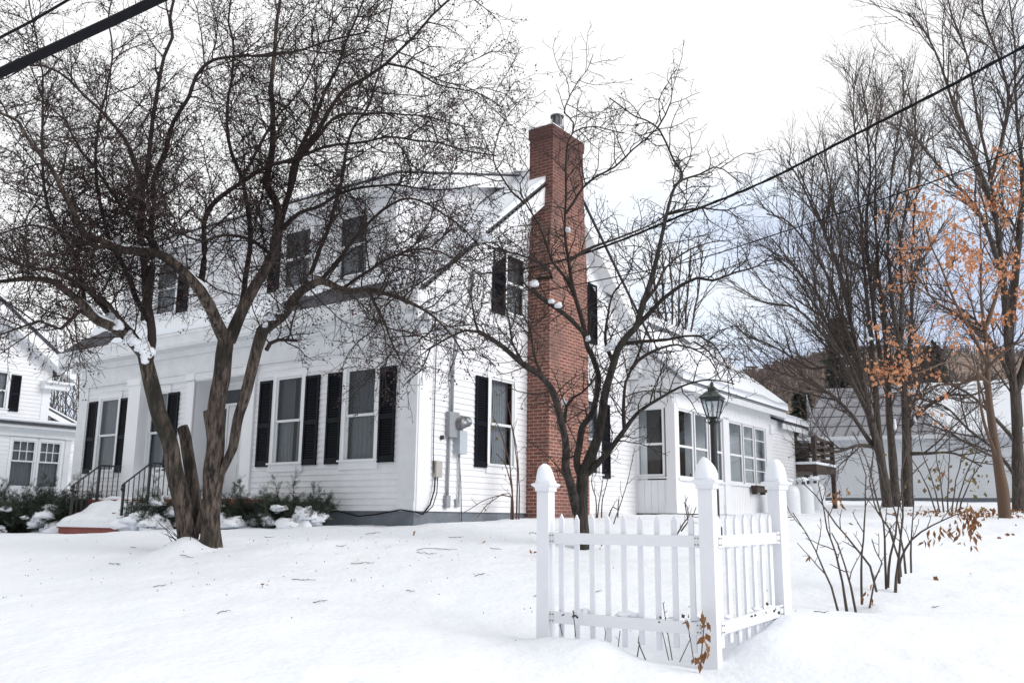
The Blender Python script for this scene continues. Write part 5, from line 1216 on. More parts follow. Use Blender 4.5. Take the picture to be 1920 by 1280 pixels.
stemsM = [
 ([(1664, 945), (1658, 900), (1646, 837), (1630, 780), (1612, 690), (1590, 560), (1573, 430), (1555, 350), (1530, 280)], 29.6, 28.0, 21, 5, 1),
 ([(1663, 945), (1652, 860), (1645, 790), (1636, 660), (1622, 520), (1612, 400), (1606, 280), (1603, 180), (1598, 140)], 29.6, 30.2, 19, 4, 1),
 ([(1680, 947), (1674, 860), (1668, 780), (1660, 640), (1648, 520), (1642, 400), (1640, 300), (1650, 200), (1640, 150)], 30, 31, 20, 4, 1),
 ([(1701, 949), (1699, 860), (1696, 760), (1682, 640), (1668, 520), (1665, 420), (1672, 320), (1690, 210), (1692, 130)], 30.2, 29.4, 19, 4, 1),
 ([(1704, 946), (1702, 860), (1703, 760), (1706, 660), (1708, 560), (1712, 440), (1720, 340), (1735, 230)], 30.3, 31.5, 20, 4, 1),
 ([(1630, 780), (1600, 720), (1570, 660), (1530, 610), (1490, 580), (1450, 570), (1415, 560)], 29.3, 26.8, 11, 3, 1),
 ([(1640, 840), (1612, 800), (1590, 770), (1560, 740), (1520, 720), (1480, 705), (1440, 690), (1400, 690)], 29.6, 26.5, 10, 3, 1),
 ([(1612, 690), (1580, 600), (1550, 520), (1510, 450), (1475, 410), (1440, 400)], 29, 27.5, 11, 3, 1),
 ([(1640, 800), (1600, 690), (1545, 600), (1500, 530), (1450, 480)], 29.4, 31.5, 9, 3, 1),
 ([(1625, 760), (1580, 650), (1535, 560), (1490, 500), (1450, 450)], 29.2, 27.0, 9, 3, 1),
 ([(1606, 650), (1575, 520), (1545, 430), (1520, 370), (1500, 320)], 28.9, 30.5, 9, 3, 1),
 ([(1655, 700), (1635, 560), (1625, 440), (1630, 330), (1625, 230), (1615, 160)], 30, 31.5, 9, 3, 1),
 ([(1685, 700), (1690, 560), (1690, 440), (1705, 330), (1715, 230), (1705, 170)], 30.2, 28.6, 9, 3, 1),
 ([(1590, 560), (1560, 470), (1530, 400), (1500, 340), (1475, 300)], 28.8, 29.5, 10, 3, 1),
 ([(1646, 838), (1610, 835), (1570, 845), (1530, 845), (1500, 858)], 29.6, 27.5, 9, 3, 1),
 ([(1600, 720), (1555, 690), (1520, 690), (1470, 660), (1430, 640), (1400, 630)], 29.2, 31, 8, 3, 1),
 ([(1705, 800), (1740, 760), (1780, 740), (1830, 735), (1870, 700)], 30.3, 28.5, 9, 3, 1),
 ([(1708, 850), (1740, 850), (1790, 848), (1840, 870)], 30.3, 29.0, 8, 3, 1),
]
maple, tp, rg = crown_tree('maple_tree', 'tall bare maple of several stems fanning upward, before the barn', mbase, stemsM, specM, MAPLEB, 41)
for i, (px, py, rx, rz, Y) in enumerate([(1630, 636, 7, 5, 28.9), (1682, 724, 9, 4, 30), (1675, 733, 5, 4, 30), (1706, 735, 6, 5, 30.2), (1575, 668, 6, 3, 28.5), (1588, 686, 5, 3, 28.6), (1716, 790, 3, 12, 30.2), (1678, 800, 3, 14, 29.9), (1425, 690, 5, 2, 26.8)]):
    c = at(px, py, Y-.12); s = Y/FPX; mb = MB(); blob(mb, c-np.array(mbase), rx*s, rx*s*.6, rz*s, i+.4, 10, 6); mb.build('branch_snow', SNOW, maple, smooth=True)
b2 = at(1912, 962, 25)
stems2 = [
 ([(1912, 965), (1908, 860), (1903, 750), (1890, 640), (1880, 520), (1868, 410), (1856, 330), (1846, 268), (1830, 190), (1815, 120), (1790, 40), (1770, -40)], 25, 24.6, 27, 5, 1),
 ([(1868, 410), (1840, 330), (1810, 250), (1785, 180), (1760, 110), (1730, 50), (1705, 20)], 24.8, 23.4, 13, 3, 1),
 ([(1880, 520), (1850, 430), (1815, 370), (1770, 320), (1730, 270), (1690, 235)], 24.8, 23.0, 12, 3, 1),
 ([(1890, 640), (1902, 540), (1912, 430), (1916, 320), (1906, 200), (1900, 90), (1890, -30)], 25, 26.2, 20, 5, 1),
 ([(1903, 740), (1935, 640), (1945, 500), (1960, 350), (1970, 200), (1965, 60), (1990, -60)], 25, 24.2, 20, 5, 1),
 ([(1856, 340), (1880, 260), (1890, 180), (1870, 100), (1845, 20), (1850, -50)], 24.6, 25.6, 10, 3, 1),
 ([(1900, 720), (1870, 660), (1830, 600), (1790, 570), (1750, 560), (1715, 540)], 25, 23.2, 9, 3, 1),
 ([(1905, 830), (1880, 800), (1840, 760), (1800, 730), (1750, 710), (1710, 725)], 25, 23.6, 9, 3, 1),
 ([(1909, 900), (1880, 860), (1850, 830), (1810, 800), (1770, 760), (1730, 745)], 25, 24.0, 8, 3, 1),
]
crown_tree('bare_tree', 'tall bare dark trunked tree cut by the right edge, above the orange leaves', b2, stems2, specM, MAPLEB, 43)
# young beech with orange leaves
b3 = at(1884, 968, 21)
specB = [
 dict(gap=.26, len=(.8, 2.1), ang=(40, 75), up=.30, r=(.014, .005), n=7, wander=.10, trop=.05, start=.14, taper=.4),
 dict(gap=.20, len=(.25, .8), ang=(35, 65), up=.1, r=(.006, .0035), n=4, wander=.14, start=.15),
]
stemsB = [
 ([(1884, 970), (1880, 920), (1872, 870), (1862, 800), (1854, 730), (1848, 650), (1842, 570), (1836, 480), (1838, 400), (1842, 330)], 21, 20.8, 26, 4, 2),
 ([(1878, 900), (1866, 850), (1850, 800), (1838, 730), (1835, 690)], 21, 20.6, 9, 4, 0),
 ([(1850, 680), (1820, 620), (1790, 560), (1765, 500), (1740, 450), (1725, 400)], 20.9, 20.0, 8, 2.5, 2),
 ([(1854, 720), (1820, 690), (1780, 680), (1740, 690), (1710, 700)], 20.9, 19.6, 8, 2.5, 2),
 ([(1846, 620), (1870, 550), (1890, 480), (1905, 400), (1925, 330)], 20.9, 21.6, 9, 2.5, 2),
 ([(1852, 690), (1880, 660), (1910, 640), (1950, 620)], 20.9, 20.2, 7, 2.5, 2),
 ([(1848, 700), (1800, 720), (1760, 720), (1720, 735)], 20.9, 21.6, 7, 2.5, 2),
 ([(1845, 640), (1800, 590), (1750, 560), (1715, 520), (1690, 500)], 20.9, 22.0, 7, 2.5, 2),
]
beech, tp, rg = crown_tree('beech_tree', 'slim brown beech still holding sparse orange leaves, at right', b3, stemsB, specB, BEECHB, 47, twm=TWIG)
lp = []
for q in tp:
    for p in q[1:]:
        # the leaves hang on in patches, thick on some boughs and gone from others
        c = noise.noise(Vector(p*.75+np.array([3, 9, 1])))
        if c > -.20 and rg.random() < min(1, (c+.34)*3):
            for _ in range(rg.integers(2, 6)): lp.append(p+rg.normal(0, .085, 3))
o = leaf_mesh('leaves', lp, .112, LEAFO, beech, b3, rg, hang=.5, asp=.75); o['kind'] = 'stuff'
print('leaves', len(lp))
# tree rising behind the sunroom roof
b4 = at(1262, 700, 40); b4z = tz(b4[0], b4[1]); b4 = np.array([b4[0], b4[1], b4z])
stems4 = [([(1262+dx*.1, 960), (1262+dx*.3, 740), (1262+dx*.7, 620), (1262+dx, 540), (1262+dx*1.15, 470)], 40, 40+dy, 9, 3, 1) for dx, dy in ((-34, 1), (-18, -1), (-4, .5), (12, -1.2), (30, 1), (48, 0))]
specS = [dict(gap=.5, len=(1.0, 2.4), ang=(15, 35), up=.4, r=(.03, .012), n=6, wander=.07, trop=.06, start=.35, taper=.4), dict(gap=.34, len=(.4, 1.1), ang=(20, 45), up=.3, r=(.013, .009), n=4, wander=.12, start=.12)]
crown_tree('bare_tree', 'bare dark many stemmed tree rising behind the snowy sunroom roof', b4, stems4, specS, MAPLEB, 51, trunk_n=7)
# grey thicket of bare trees behind the neighbour
rg0 = np.random.default_rng(61)
for i in range(11):
    px = 92+i*8.5+rg0.normal(0, 3); Y = 52+rg0.uniform(-6, 10); top = 640+rg0.uniform(-45, 50); bx_, by_, _ = at(px, 900, Y); bb = np.array([bx_, by_, tz(bx_, by_)])
    st = [([(px+dx*.1, 935), (px+dx*.5, 820), (px+dx*.8, 740), (px+dx, top)], Y, Y+rg0.normal(0, 1), 3.2, 1.2, 1) for dx in (rg0.uniform(-8, 8), rg0.uniform(-14, 14))]
    crown_tree('bare_tree', 'bare slender grey tree in the thicket behind the left neighboring house', bb, st, [dict(gap=.9, len=(1.2, 3.2), ang=(20, 45), up=.4, r=(.035, .016), n=5, wander=.09, trop=.05, start=.12), dict(gap=.6, len=(.5, 1.3), ang=(25, 50), up=.2, r=(.018, .013), n=3, wander=.1, start=.15)], MAPLEB, 70+i, group='thicket of bare trees behind the neighboring house', trunk_n=5)
# dark conifers in front of the hill
for i, (px, py, Y, top, wd, lab) in enumerate(((1592, 930, 75, 588, 60, 'dark green pine rising behind the maple stems'), (1512, 900, 95, 735, 60, 'low dark conifer on the hillside left of the barn roof'), (1770, 930, 80, 640, 60, 'dark conifer behind the orange leaves'))):
    bx_, by_, _ = at(px, py, Y); bz_ = max(1.5, tz(bx_, by_)); Hh = at(px, top, Y)[2]-bz_; rg = np.random.default_rng(90+i)
    t = tag(empty('pine_tree', (bx_, by_, bz_)), lab, 'tree', 'dark conifers before the hill')
    mb = MB(); mb.tube([(0, 0, -1), (0, 0, Hh*.5), (0, 0, Hh*.97)], [.3, .2, .05], 7); mb.build('trunk', MAPLEB, t)
    V = []; Fc = []
    for k in range(1500):
        f = rg.random()**.8; z = Hh*(.12+.86*f); rad = wd/FPX*Y*.62*(1-f)**.75+.2; a = rg.random()*6.283; rr = rad*rg.uniform(.25, 1.0)*(1+.25*math.sin(a*3+z))
        p = np.array([rr*math.cos(a), rr*math.sin(a), z-rr*.25]); d = unit(np.array([math.cos(a), math.sin(a), -.15])+rg.normal(0, .3, 3)); w = unit(np.cross(d, [0, 0, 1]+rg.normal(0, .4, 3)))
        L = rg.uniform(.5, 1.1); b_ = len(V); V += [p-w*.16, p+d*L*.6-w*.2, p+d*L, p+d*L*.6+w*.2]; Fc.append((b_, b_+1, b_+2, b_+3))
    np_mesh('crown', np.array(V), np.array(Fc), PINE, t)
# far woods on the hill: one mass of leafless crowns
rg = np.random.default_rng(5); V = []; Fc = []
def far_tree(x, y, z, hgt, nstroke, sw):
    wd = hgt*rg.uniform(.20, .34)
    for j in range(nstroke):
        a = rg.random()*6.283; t0 = rg.uniform(.0, .5); rr = rg.uniform(.05, .5)
        b0 = np.array([x+math.cos(a)*wd*rr*.6, y, z+hgt*t0]); tip = b0+np.array([math.cos(a)*wd*rg.uniform(.1, .8), math.sin(a)*wd*.6, hgt*rg.uniform(.25, .55)])
        s = np.array([sw*rg.uniform(.6, 1.3), 0, 0]); b_ = len(V); V.extend([b0-s, b0+s, tip+s*.4, tip-s*.4]); Fc.append((b_, b_+1, b_+2, b_+3))
k = 0
while k < 7000:
    y = rg.uniform(420, 900); x = y*rg.uniform(.17, .70)
    c = noise.noise(Vector((x*.006, y*.006, 2)))
    if c < -.10 and y > 600 and rg.random() < .9: continue
    far_tree(x, y, hill_h(x, y), rg.uniform(6, 13), 5, .28+.0002*y); k += 1
k = 0
while k < 1500:
    y = rg.uniform(100, 240); x = y*rg.uniform(.20, .72)
    far_tree(x, y, hill_h(x, y)-.5, rg.uniform(5, 9.5), 16, .028+.0002*y); k += 1
o = np_mesh('far_woods', np.array(V), np.array(Fc), WOODS); o['kind'] = 'stuff'; o['label'] = 'brown leafless woods covering the far hillside'; o['category'] = 'woods'

# ------------------------------------------------------------------ yew shrubs with snow
def yew(base, w, d, h, seed, label, n=1500, snow=14, leader=()):
    rg = np.random.default_rng(seed); x, y = base; z = tz(x, y)
    t = tag(empty('yew_shrub', (x, y, z-.05)), label, 'shrub', 'yew shrubs along the house front')
    V = []; Fc = []; wd = Wood(); tips_ = []
    for k in range(int(n/12)):
        a = rg.random()*6.283; e = rg.uniform(.15, 1.0); r = rg.uniform(.1, .5)
        p0 = np.array([w*.25*math.cos(a)*r, d*.25*math.sin(a)*r, 0]); p1 = np.array([w*.5*math.cos(a)*rg.uniform(.5, 1.15), d*.5*math.sin(a)*rg.uniform(.5, 1.1), h*rg.uniform(.25, 1.05)*(1-.25*e)])
        L = np.linalg.norm(p1-p0); q, rad = wobble_path(rg, p0, p1-p0, L, .010, .003, 7, .13, .04); wd.add(q, rad, 3)
        tips_.append(q)
    for lx_, ly_, lh in leader:
        q, rad = wobble_path(rg, np.array([lx_*.6, ly_*.6, h*.3]), np.array([lx_*.4, ly_*.4, lh-h*.3]), lh-h*.3, .012, .003, 8, .08, .02); wd.add(np.array(q[:7]), rad[:7], 3); tips_.append(q)
    for q in tips_:
        for i in range(2, len(q)):
            for _ in range(4):
                f = rg.random(); p = q[i-1]*(1-f)+q[i]*f; dirb = unit(q[i]-q[i-1]); sd_ = side_dir(rg, dirb, math.radians(rg.uniform(30, 60)), .1); L = rg.uniform(.07, .17)
                # a spray: flat row of needles either side of a short shoot
                wv = unit(np.cross(sd_, rg.normal(0, 1, 3)))
                for s in np.linspace(.1, 1, 6):
                    pp = p+sd_*L*s
                    for sg in (-1, 1):
                        nd = unit(sd_*.55+wv*sg); nl = .030*(1.1-.5*s)+.008; ww = np.cross(nd, sd_); ww = unit(np.cross(nd, np.cross(sd_, wv)))*.0042
                        b_ = len(V); V += [pp-ww, pp+ww, pp+nd*nl+ww*.6, pp+nd*nl-ww*.6]; Fc.append((b_, b_+1, b_+2, b_+3))
    wd.mesh('stems', STEM, t, (0, 0, 0)); np_mesh('foliage', np.array(V), np.array(Fc), YEW, t)
    for k in range(snow):
        q = tips_[rg.integers(max(3, len(tips_)-len(leader)))]; p = q[rg.integers(2, len(q)-1)].copy(); p[2] = min(p[2], h*.72); s = rg.uniform(.04, .13)
        if k % 3 == 0: p = np.array([p[0]*1.1, -abs(p[1])-d*.12, rg.uniform(0, h*.35)]); s *= 1.5
        mb = MB(); blob(mb, (p[0], p[1], p[2]+.02), s*1.4, s, s*.85, seed*31+k*1.37, 14, 10); mb.build('snow_clump', SNOW, t, smooth=True)
    return t
def px_ground(px, Y):
    x = at(px, 900, Y)[0]; return (x, Y)
yew(px_ground(40, 19.3), 2.5, 1.6, 1.08, 1, 'dense dark yew at the left edge of the photo', 4600, 40, [(-.2, 0, 1.2), (.3, .1, 1.35), (.8, 0, 1.2), (-.6, 0, 1.15)])
yew(px_ground(135, 19.0), 1.5, 1.0, 1.0, 2, 'dark yew beside the foot of the stair railing', 2400, 20, [(.1, 0, 1.3), (.45, 0, 1.1)])
yew(px_ground(292, 16.9), 1.0, .9, .75, 3, 'low snow loaded yew between the steps and the forked tree trunk', 1200, 34, [(.0, .1, 1.2)])
yew(px_ground(450, 15.7), 1.5, .9, .62, 4, 'yew just right of the crabapple trunk by the red landing', 2300, 20, [(-.3, .1, .95), (.1, 0, .85)])
yew(px_ground(550, 15.35), 1.35, .8, .58, 5, 'yew with spiky leaders and heaped snow under the first window', 2100, 34, [(.05, 0, 1.0), (.38, .1, .75), (-.25, 0, .9), (.68, 0, .6)])

# ------------------------------------------------------------------ bare stemmed shrubs and dry leaves
def stem_shrub(name, label, stems, Yb, spec, m, seed, leaves=None, lm=None, ls=.08, group=None, lf=.0, hang=1.0, asp=.35):
    rg = np.random.default_rng(seed); wd = Wood(); tp = []
    x, y, z = at(*stems[0][0][0], stems[0][1]); z = tz(x, y)
    t = tag(empty(name, (x, y, z)), label, 'shrub', group)
    def out(P, R, lev): wd.add(P, R, 4)
    for pix, a, b, w0, w1 in stems:
        P, R = traced(pix, a, b, w0, w1); P[0][2] -= .05
        P = P+np.stack([[noise.noise(Vector(p*4+np.array([s, 0, 0])))*.018 for p in P] for s in (0, 31, 57)], 1)
        wd.add(P, R*(1+np.array([.25*max(0, noise.noise(Vector(p*13))) for p in P])), 6); sprout(rg, P, R, spec, 0, out, tp)
    wd.mesh('stems', m, t, (x, y, z))
    if leaves:
        pts = []
        for px, py, Y, n, sx, sy in leaves:
            for _ in range(n): pts.append(at(px+rg.normal(0, sx), py+rg.normal(0, sy), Y+rg.normal(0, .06)))
        leaf_mesh('dry_leaves', pts, ls, lm, t, (x, y, z), rg, hang=hang, asp=asp, fold=.2)
    if lf:
        pts = [q[-1] for q in tp if rg.random() < lf]
        if pts: leaf_mesh('leaves', pts, ls, lm, t, (x, y, z), rg, hang=hang, asp=asp)
    return t
specF = [dict(gap=.17, len=(.15, .45), ang=(25, 60), up=.4, r=(.0055, .003), n=5, wander=.14, trop=.06, start=.3), dict(gap=.10, len=(.03, .10), ang=(35, 70), up=.3, r=(.0032, .002), n=3, wander=.2, start=.15)]
stem_shrub('bare_shrub', 'bare upright stemmed shrub in the snow right of the fence', [
 ([(1573, 1143), (1560, 1100), (1545, 1070), (1530, 1030), (1513, 1000), (1488, 962)], 8.5, 8.3, 5, 2),
 ([(1588, 1138), (1580, 1090), (1568, 1040), (1550, 990), (1542, 950), (1535, 905)], 8.5, 8.7, 5.5, 2),
 ([(1605, 1140), (1597, 1100), (1585, 1060), (1570, 1020), (1560, 1000)], 8.5, 8.3, 5, 2.5),
 ([(1616, 1122), (1616, 1070), (1619, 1010), (1622, 950), (1622, 890), (1610, 850)], 8.6, 8.8, 5, 2),
 ([(1644, 1097), (1630, 1060), (1600, 1020), (1570, 985), (1530, 930), (1505, 905)], 8.9, 8.6, 5, 2),
 ([(1630, 1130), (1640, 1090), (1655, 1055), (1640, 1030), (1633, 1010)], 8.5, 8.7, 4, 2)], 8.5, specF, STEM, 1,
 leaves=[(1560, 930, 8.6, 6, 5, 8), (1573, 925, 8.6, 8, 7, 10), (1584, 925, 8.6, 7, 5, 9), (1626, 1115, 8.45, 6, 4, 12), (1588, 990, 8.5, 3, 3, 8), (1518, 1040, 8.4, 2, 2, 6)], lm=LEAFB, ls=.075)
stem_shrub('bare_shrub', 'bare arching shrub with a row of hanging brown leaves, right of the first shrub', [
 ([(1678, 1108), (1684, 1060), (1690, 1000), (1693, 940), (1690, 880), (1710, 820)], 9.3, 9.6, 6, 2),
 ([(1665, 1092), (1670, 1040), (1678, 1000), (1685, 950), (1700, 900), (1740, 860)], 9.4, 9.2, 5.5, 2),
 ([(1662, 1094), (1660, 1040), (1655, 980), (1640, 920), (1625, 860), (1600, 810)], 9.4, 9.9, 5, 2),
 ([(1684, 1085), (1690, 1045), (1710, 1010), (1750, 985), (1790, 965), (1820, 955)], 9.4, 8.7, 6, 2),
 ([(1698, 1064), (1690, 1010), (1680, 960), (1660, 915), (1650, 870)], 9.7, 10.2, 4.5, 2),
 ([(1706, 1064), (1708, 1010), (1712, 980), (1713, 940)], 9.8, 10.0, 4, 2),
 ([(1690, 1070), (1680, 1030), (1665, 990), (1645, 960), (1630, 900), (1640, 840)], 9.6, 9.1, 4.5, 2)], 9.3, specF, STEM, 2,
 leaves=[(1732, 1015, 8.95, 3, 2, 6), (1741, 1008, 8.9, 4, 2, 10), (1751, 1004, 8.9, 4, 2, 10), (1763, 996, 8.85, 6, 3, 10), (1782, 992, 8.8, 9, 4, 14), (1797, 992, 8.75, 12, 7, 12), (1815, 975, 8.7, 22, 10, 16), (1822, 1000, 8.7, 12, 6, 10), (1830, 985, 8.7, 10, 5, 14), (1812, 960, 8.7, 12, 7, 10), (1765, 885, 9.4, 3, 6, 6)], lm=LEAFB, ls=.085)
stem_shrub('leafy_shrub', 'thin shrub with curled olive leaves near the beech trunk', [
 ([(1775+dx*.3, 955), (1775+dx*.6, 900), (1775+dx, 850), (1775+dx*1.2, 800)], 17+dy, 17+dy*1.4, 3, 1.5) for dx, dy in ((-45, .2), (-20, -.3), (5, .4), (30, -.2), (55, .3), (75, 0), (-70, 0))], 17, [dict(gap=.25, len=(.2, .6), ang=(30, 65), up=.2, r=(.006, .004), n=4, wander=.15, start=.25)], STEM, 3,
 leaves=[(1770, 885, 17, 26, 32, 30), (1800, 900, 17, 22, 30, 28), (1750, 905, 17, 8, 10, 16), (1830, 910, 17, 10, 14, 20)], lm=LEAFG, ls=.10, hang=.8, asp=.7)
stem_shrub('tall_weeds', 'tall thin reddish stems growing by the gable wall beside the chimney', [
 ([(961, 978), (960, 920), (957, 880), (948, 840), (935, 800), (922, 780)], 16.2, 16.3, 4.5, 2),
 ([(962, 978), (961, 930), (955, 890), (945, 865), (930, 850)], 16.2, 16.1, 5, 2),
 ([(967, 976), (969, 920), (970, 880), (965, 830), (958, 790), (950, 750)], 16.3, 16.4, 4, 2),
 ([(972, 975), (973, 900), (970, 850), (964, 810), (960, 796)], 16.3, 16.2, 3.5, 1.5),
 ([(958, 976), (956, 925), (925, 938), (905, 955), (895, 968)], 16.2, 15.6, 3, 1.5),
 ([(958, 925), (930, 930), (912, 936), (870, 960)], 16.2, 15.6, 2.5, 1.2)], 16.2, [dict(gap=.35, len=(.1, .4), ang=(30, 60), up=.4, r=(.005, .003), n=4, wander=.15, start=.3)], STEMR, 4,
 leaves=[(928, 790, 16.0, 4, 4, 6), (903, 958, 15.6, 6, 4, 8), (940, 865, 16.1, 2, 2, 4), (946, 905, 16.1, 3, 3, 8), (930, 818, 16.1, 2, 3, 4)], lm=LEAFG, ls=.09)
stem_shrub('bare_shrub', 'little twiggy bare shrub against the wall between chimney and sunroom', [
 ([(1118, 965), (1117, 930), (1108, 900), (1120, 870)], 17.3, 17.2, 3, 1.5), ([(1120, 966), (1125, 930), (1132, 890)], 17.3, 17.4, 3, 1.5), ([(1128, 966), (1130, 935), (1138, 905), (1140, 890)], 17.4, 17.3, 3, 1.5), ([(1158, 967), (1159, 945), (1160, 935)], 17.6, 17.6, 3, 2), ([(1140, 966), (1150, 950), (1160, 955)], 17.5, 17.2, 3, 2)], 17.3, specF, STEM, 5)
stem_shrub('bare_sapling', 'single thin bare sapling leaning in front of the sunroom corner', [([(1148, 985), (1165, 940), (1180, 890), (1190, 840)], 15.5, 15.7, 2.5, 1.2)], 15.5, specF, STEM, 15)
stem_shrub('bare_shrub', 'small forked bare twig shrub just behind the picket fence', [
 ([(1262, 1003), (1280, 980), (1292, 968), (1288, 950), (1282, 940)], 10.2, 10.2, 3.5, 2), ([(1275, 985), (1300, 965), (1306, 950)], 10.2, 10.1, 3, 1.5), ([(1290, 968), (1284, 945), (1290, 930)], 10.2, 10.3, 3, 1.5)], 10.2, [dict(gap=.10, len=(.05, .18), ang=(30, 60), up=.3, r=(.004, .002), n=4, wander=.2, start=.2)], STEM, 6)
stem_shrub('dry_vine', 'sprig of curled brown leaves hanging on the middle fence post', [
 ([(1313, 1240), (1318, 1200), (1322, 1170), (1320, 1150)], 6.85, 6.83, 2.5, 2)], 6.85, [dict(gap=.3, len=(.03, .06), ang=(30, 60), r=(.002, .0015), n=3, wander=.2, start=.2)], STEM, 7,
 leaves=[(1320, 1150, 6.84, 4, 2, 4), (1325, 1170, 6.83, 4, 3, 6), (1320, 1190, 6.82, 4, 3, 7), (1322, 1215, 6.82, 4, 3, 6), (1312, 1232, 6.82, 5, 5, 5), (1306, 1232, 6.82, 4, 4, 4), (1285, 1160, 6.86, 3, 3, 4)], lm=LEAFB, ls=.075, asp=.6, hang=1.2)
stem_shrub('dead_weeds', 'thin dead weed stems and seed heads along the bottom fence rail', [
 ([(1302, 1228), (1292, 1185), (1285, 1163)], 6.85, 6.88, 2, 1.5), ([(1055, 1180), (1050, 1165)], 7.6, 7.62, 2, 1.5), ([(1133, 1200), (1136, 1185), (1134, 1176)], 7.5, 7.5, 2, 1.5), ([(1160, 1205), (1163, 1180)], 7.4, 7.4, 2, 1.5), ([(1195, 1220), (1200, 1195), (1203, 1180)], 7.3, 7.3, 2.5, 1.5), ([(1210, 1225), (1196, 1205), (1199, 1180)], 7.3, 7.35, 2.5, 1.5), ([(1253, 1225), (1247, 1200), (1243, 1185)], 7.2, 7.2, 2, 1.5), ([(1260, 1225), (1248, 1165), (1242, 1130)], 7.15, 7.15, 2, 1.5), ([(1275, 1228), (1293, 1200), (1300, 1190)], 7.1, 7.1, 2, 1.5), ([(1080, 1180), (1076, 1160), (1074, 1145)], 7.5, 7.45, 2, 1.5)], 7.3, [dict(gap=.12, len=(.02, .06), ang=(30, 60), r=(.002, .0015), n=3, wander=.25, start=.4)], STEM, 8,
 leaves=[(1052, 1148, 7.5, 3, 3, 2), (1080, 1152, 7.45, 4, 4, 3), (1240, 1162, 7.12, 4, 5, 4), (1287, 1160, 7.0, 3, 3, 4), (1411, 1153, 7.25, 3, 2, 2), (1452, 1142, 7.4, 4, 6, 4), (1436, 1128, 7.4, 2, 2, 2)], lm=mat('grey_seed_head', (.05, .042, .04), .9, var=.3), ls=.035, hang=.1, asp=.8)

# ------------------------------------------------------------------ overhead cables
def cable(name, label, pts, r, twist=0.0, group='overhead cables'):
    P = np.array(pts); Q, _ = resample(P, np.ones(len(P)), .25); mb = MB(); c = Q.mean(0)
    if twist:
        d = np.concatenate([[0], np.cumsum(np.linalg.norm(np.diff(Q, axis=0), axis=1))])
        t = unit(Q[-1]-Q[0]); a = unit(np.cross(t, [0, 0, 1])); b = np.cross(t, a)
        for k in range(3):
            ph = k*2.094; mb.tube(Q-c+(np.cos(d*twist+ph)[:, None]*a+np.sin(d*twist+ph)[:, None]*b)*r*.62, r*.62, 6)
    else: mb.tube(Q-c, r, 8)
    o = mb.build(name, CABLE, smooth=True); o.location = c
    return tag(o, label, 'cable', group)
def P_(*a): return at(*a)
cable('overhead_cable', 'thick black bundled cable crossing the upper left corner', [P_(-700, 450, 5.4), P_(-300, 272, 5.2), P_(0, 137, 5.0), P_(150, 68, 4.95), P_(300, -3, 4.9), P_(700, -200, 4.8)], .030)
cable('overhead_cable', 'thin black cable above the thick one in the upper left corner', [P_(-400, 240, 7.3), P_(0, 71, 7.0), P_(60, 40, 6.95), P_(128, 0, 6.9), P_(500, -230, 6.7)], .012)
mh = Hp(1.0, -.52, 4.12)
cable('service_cable', 'twisted black service cable swooping from the right edge to the house mast', [P_(2300, -110, 6.4), P_(1920, 88, 8.0), P_(1780, 162, 8.8), P_(1700, 203, 9.3), P_(1560, 275, 10.2), P_(1480, 318, 10.7), P_(1400, 355, 11.2), P_(1280, 403, 12.0), P_(1150, 456, 12.9), P_(1020, 497, 13.9), mh], .017, twist=7)
cable('service_cable', 'thin straight wire below the service cable at right', [P_(2300, 130, 7.8), P_(1920, 277, 10.0), P_(1700, 358, 11.2), P_(1480, 431, 12.4), P_(1300, 488, 13.4), P_(1140, 522, 14.3), P_(1020, 546, 15.0), Hp(1.6, -.05, 3.75)], .009)

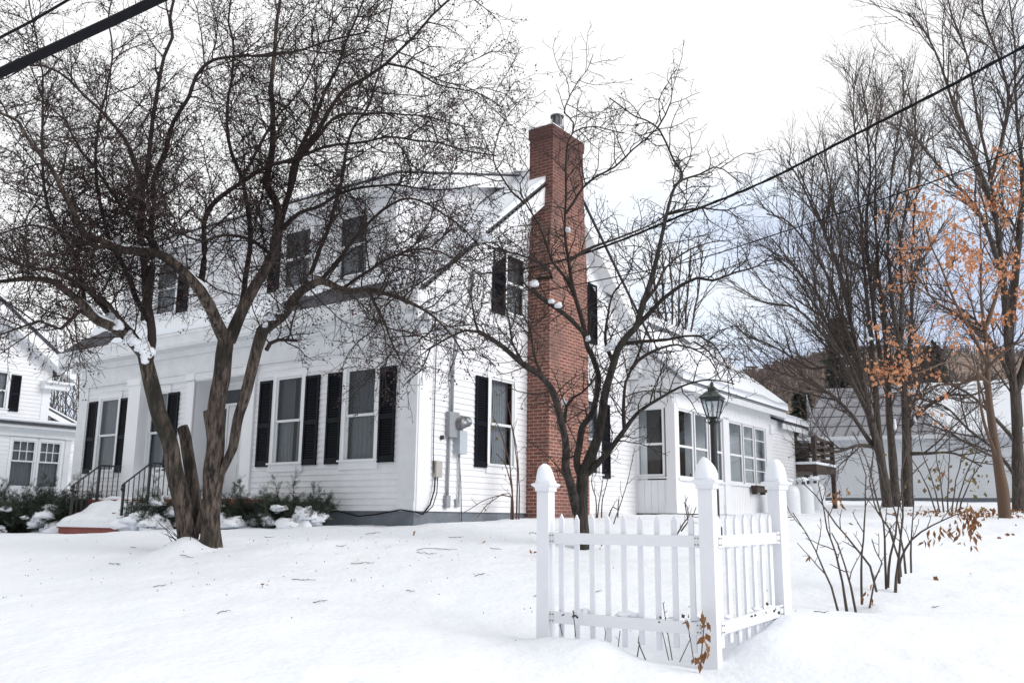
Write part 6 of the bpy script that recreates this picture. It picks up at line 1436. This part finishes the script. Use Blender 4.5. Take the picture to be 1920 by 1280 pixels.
# ------------------------------------------------------------------ twigs and leaves lying on the snow
rg = np.random.default_rng(77)
def on_snow(px, py):
    # walk out along the sight line until it meets the snow
    lo = 4.5
    for Y in np.arange(4.5, 24, .05):
        p = at(px, py, Y)
        if p[2] <= tz(p[0], p[1]): return p[0], p[1]
    return None
tw = [(820, 1030, .5), (800, 1040, .25), (680, 1058, .25), (770, 1110, .10), (570, 1090, .22), (350, 1045, .2), (505, 1008, .2), (250, 1028, .12), (1000, 1000, .12), (855, 1008, .2), (700, 1000, .2), (640, 1025, .12), (1755, 1140, .12), (1540, 1150, .12), (1010, 1120, .1), (215, 1060, .2), (300, 1100, .1), (900, 1080, .12), (930, 1030, .15), (1120, 1110, .1), (600, 1130, .12), (420, 1150, .1)]
for px, py, L_ in tw:
    g = on_snow(px, py)
    if g is None or L_ == 0: continue
    x, y = g; a = rg.uniform(-.5, .5); wd = Wood(); q = []; 
    for s in np.linspace(-.5, .5, 6):
        xx = x+math.cos(a)*L_*s; yy = y+math.sin(a)*L_*s*2; q.append((xx, yy, tz(xx, yy)+.008+abs(rg.normal(0, .006))))
    q = np.array(q); wd.add(q, np.linspace(.0036, .0018, 6), 4)
    for k in (2, 3):
        d = unit(q[k+1]-q[k]); e_ = unit(d+np.array([-d[1], d[0], .15])*rg.choice([-1, 1])); wd.add(np.array([q[k], q[k]+e_*L_*.12, q[k]+e_*L_*.25]), np.array([.0022, .002, .0015]), 3)
    o = wd.mesh('fallen_twig', TWIG, None, (x, y, tz(x, y))); o.location = (x, y, tz(x, y)); tag(o, 'little fallen twig lying on the snowy lawn', 'twig', 'fallen twigs on the snow')
for px, py, s in [(998, 1042, .05), (1750, 1087, .05), (672, 1055, .03), (1333, 1185, .02), (775, 1004, .03), (660, 1090, .03), (1820, 1080, .03), (1895, 1005, .05), (1870, 1010, .05), (1800, 1020, .06), (905, 1020, .03), (1905, 985, .05), (1840, 990, .05), (490, 1105, .03), (1125, 1030, .03)]:
    g = on_snow(px, py)
    if g is None: continue
    x, y = g; z = tz(x, y); o = leaf_mesh('fallen_leaf', [(0, 0, .015), (.01, .01, .02)], s*1.6, LEAFB, None, (0, 0, 0), rg, hang=0, asp=.7); o.location = (x, y, z+.01); tag(o, 'small curled brown leaf lying on the snow', 'leaf', 'fallen leaves on the snow')
# specks of bark and fruit dropped under the crabapple
pts = []
for k in range(190):
    x = rg.normal(-2.6, 2.6); y = rg.uniform(7.6, 14.2)
    if y > 14.3 or abs(x) > 8: continue
    pts.append((x, y, tz(x, y)+.004))
o = berry_mesh('fruit_litter', pts, .006, BERRY, None, (0, 0, 0), rg); tag(o, 'dark specks of dropped fruit and bark scattered on the snow', 'litter', kind='stuff')
# leaf litter and low brush at the foot of the beech
pts = []
for k in range(420):
    x = rg.uniform(9.6, 15); y = rg.uniform(19.5, 24); pts.append((x, y, tz(x, y)+rg.uniform(0, .10)))
o = leaf_mesh('leaf_litter', pts, .10, LEAFB, None, (0, 0, 0), rg, hang=0, asp=.7); tag(o, 'brown leaf litter showing through thin snow under the beech', 'litter', kind='stuff')
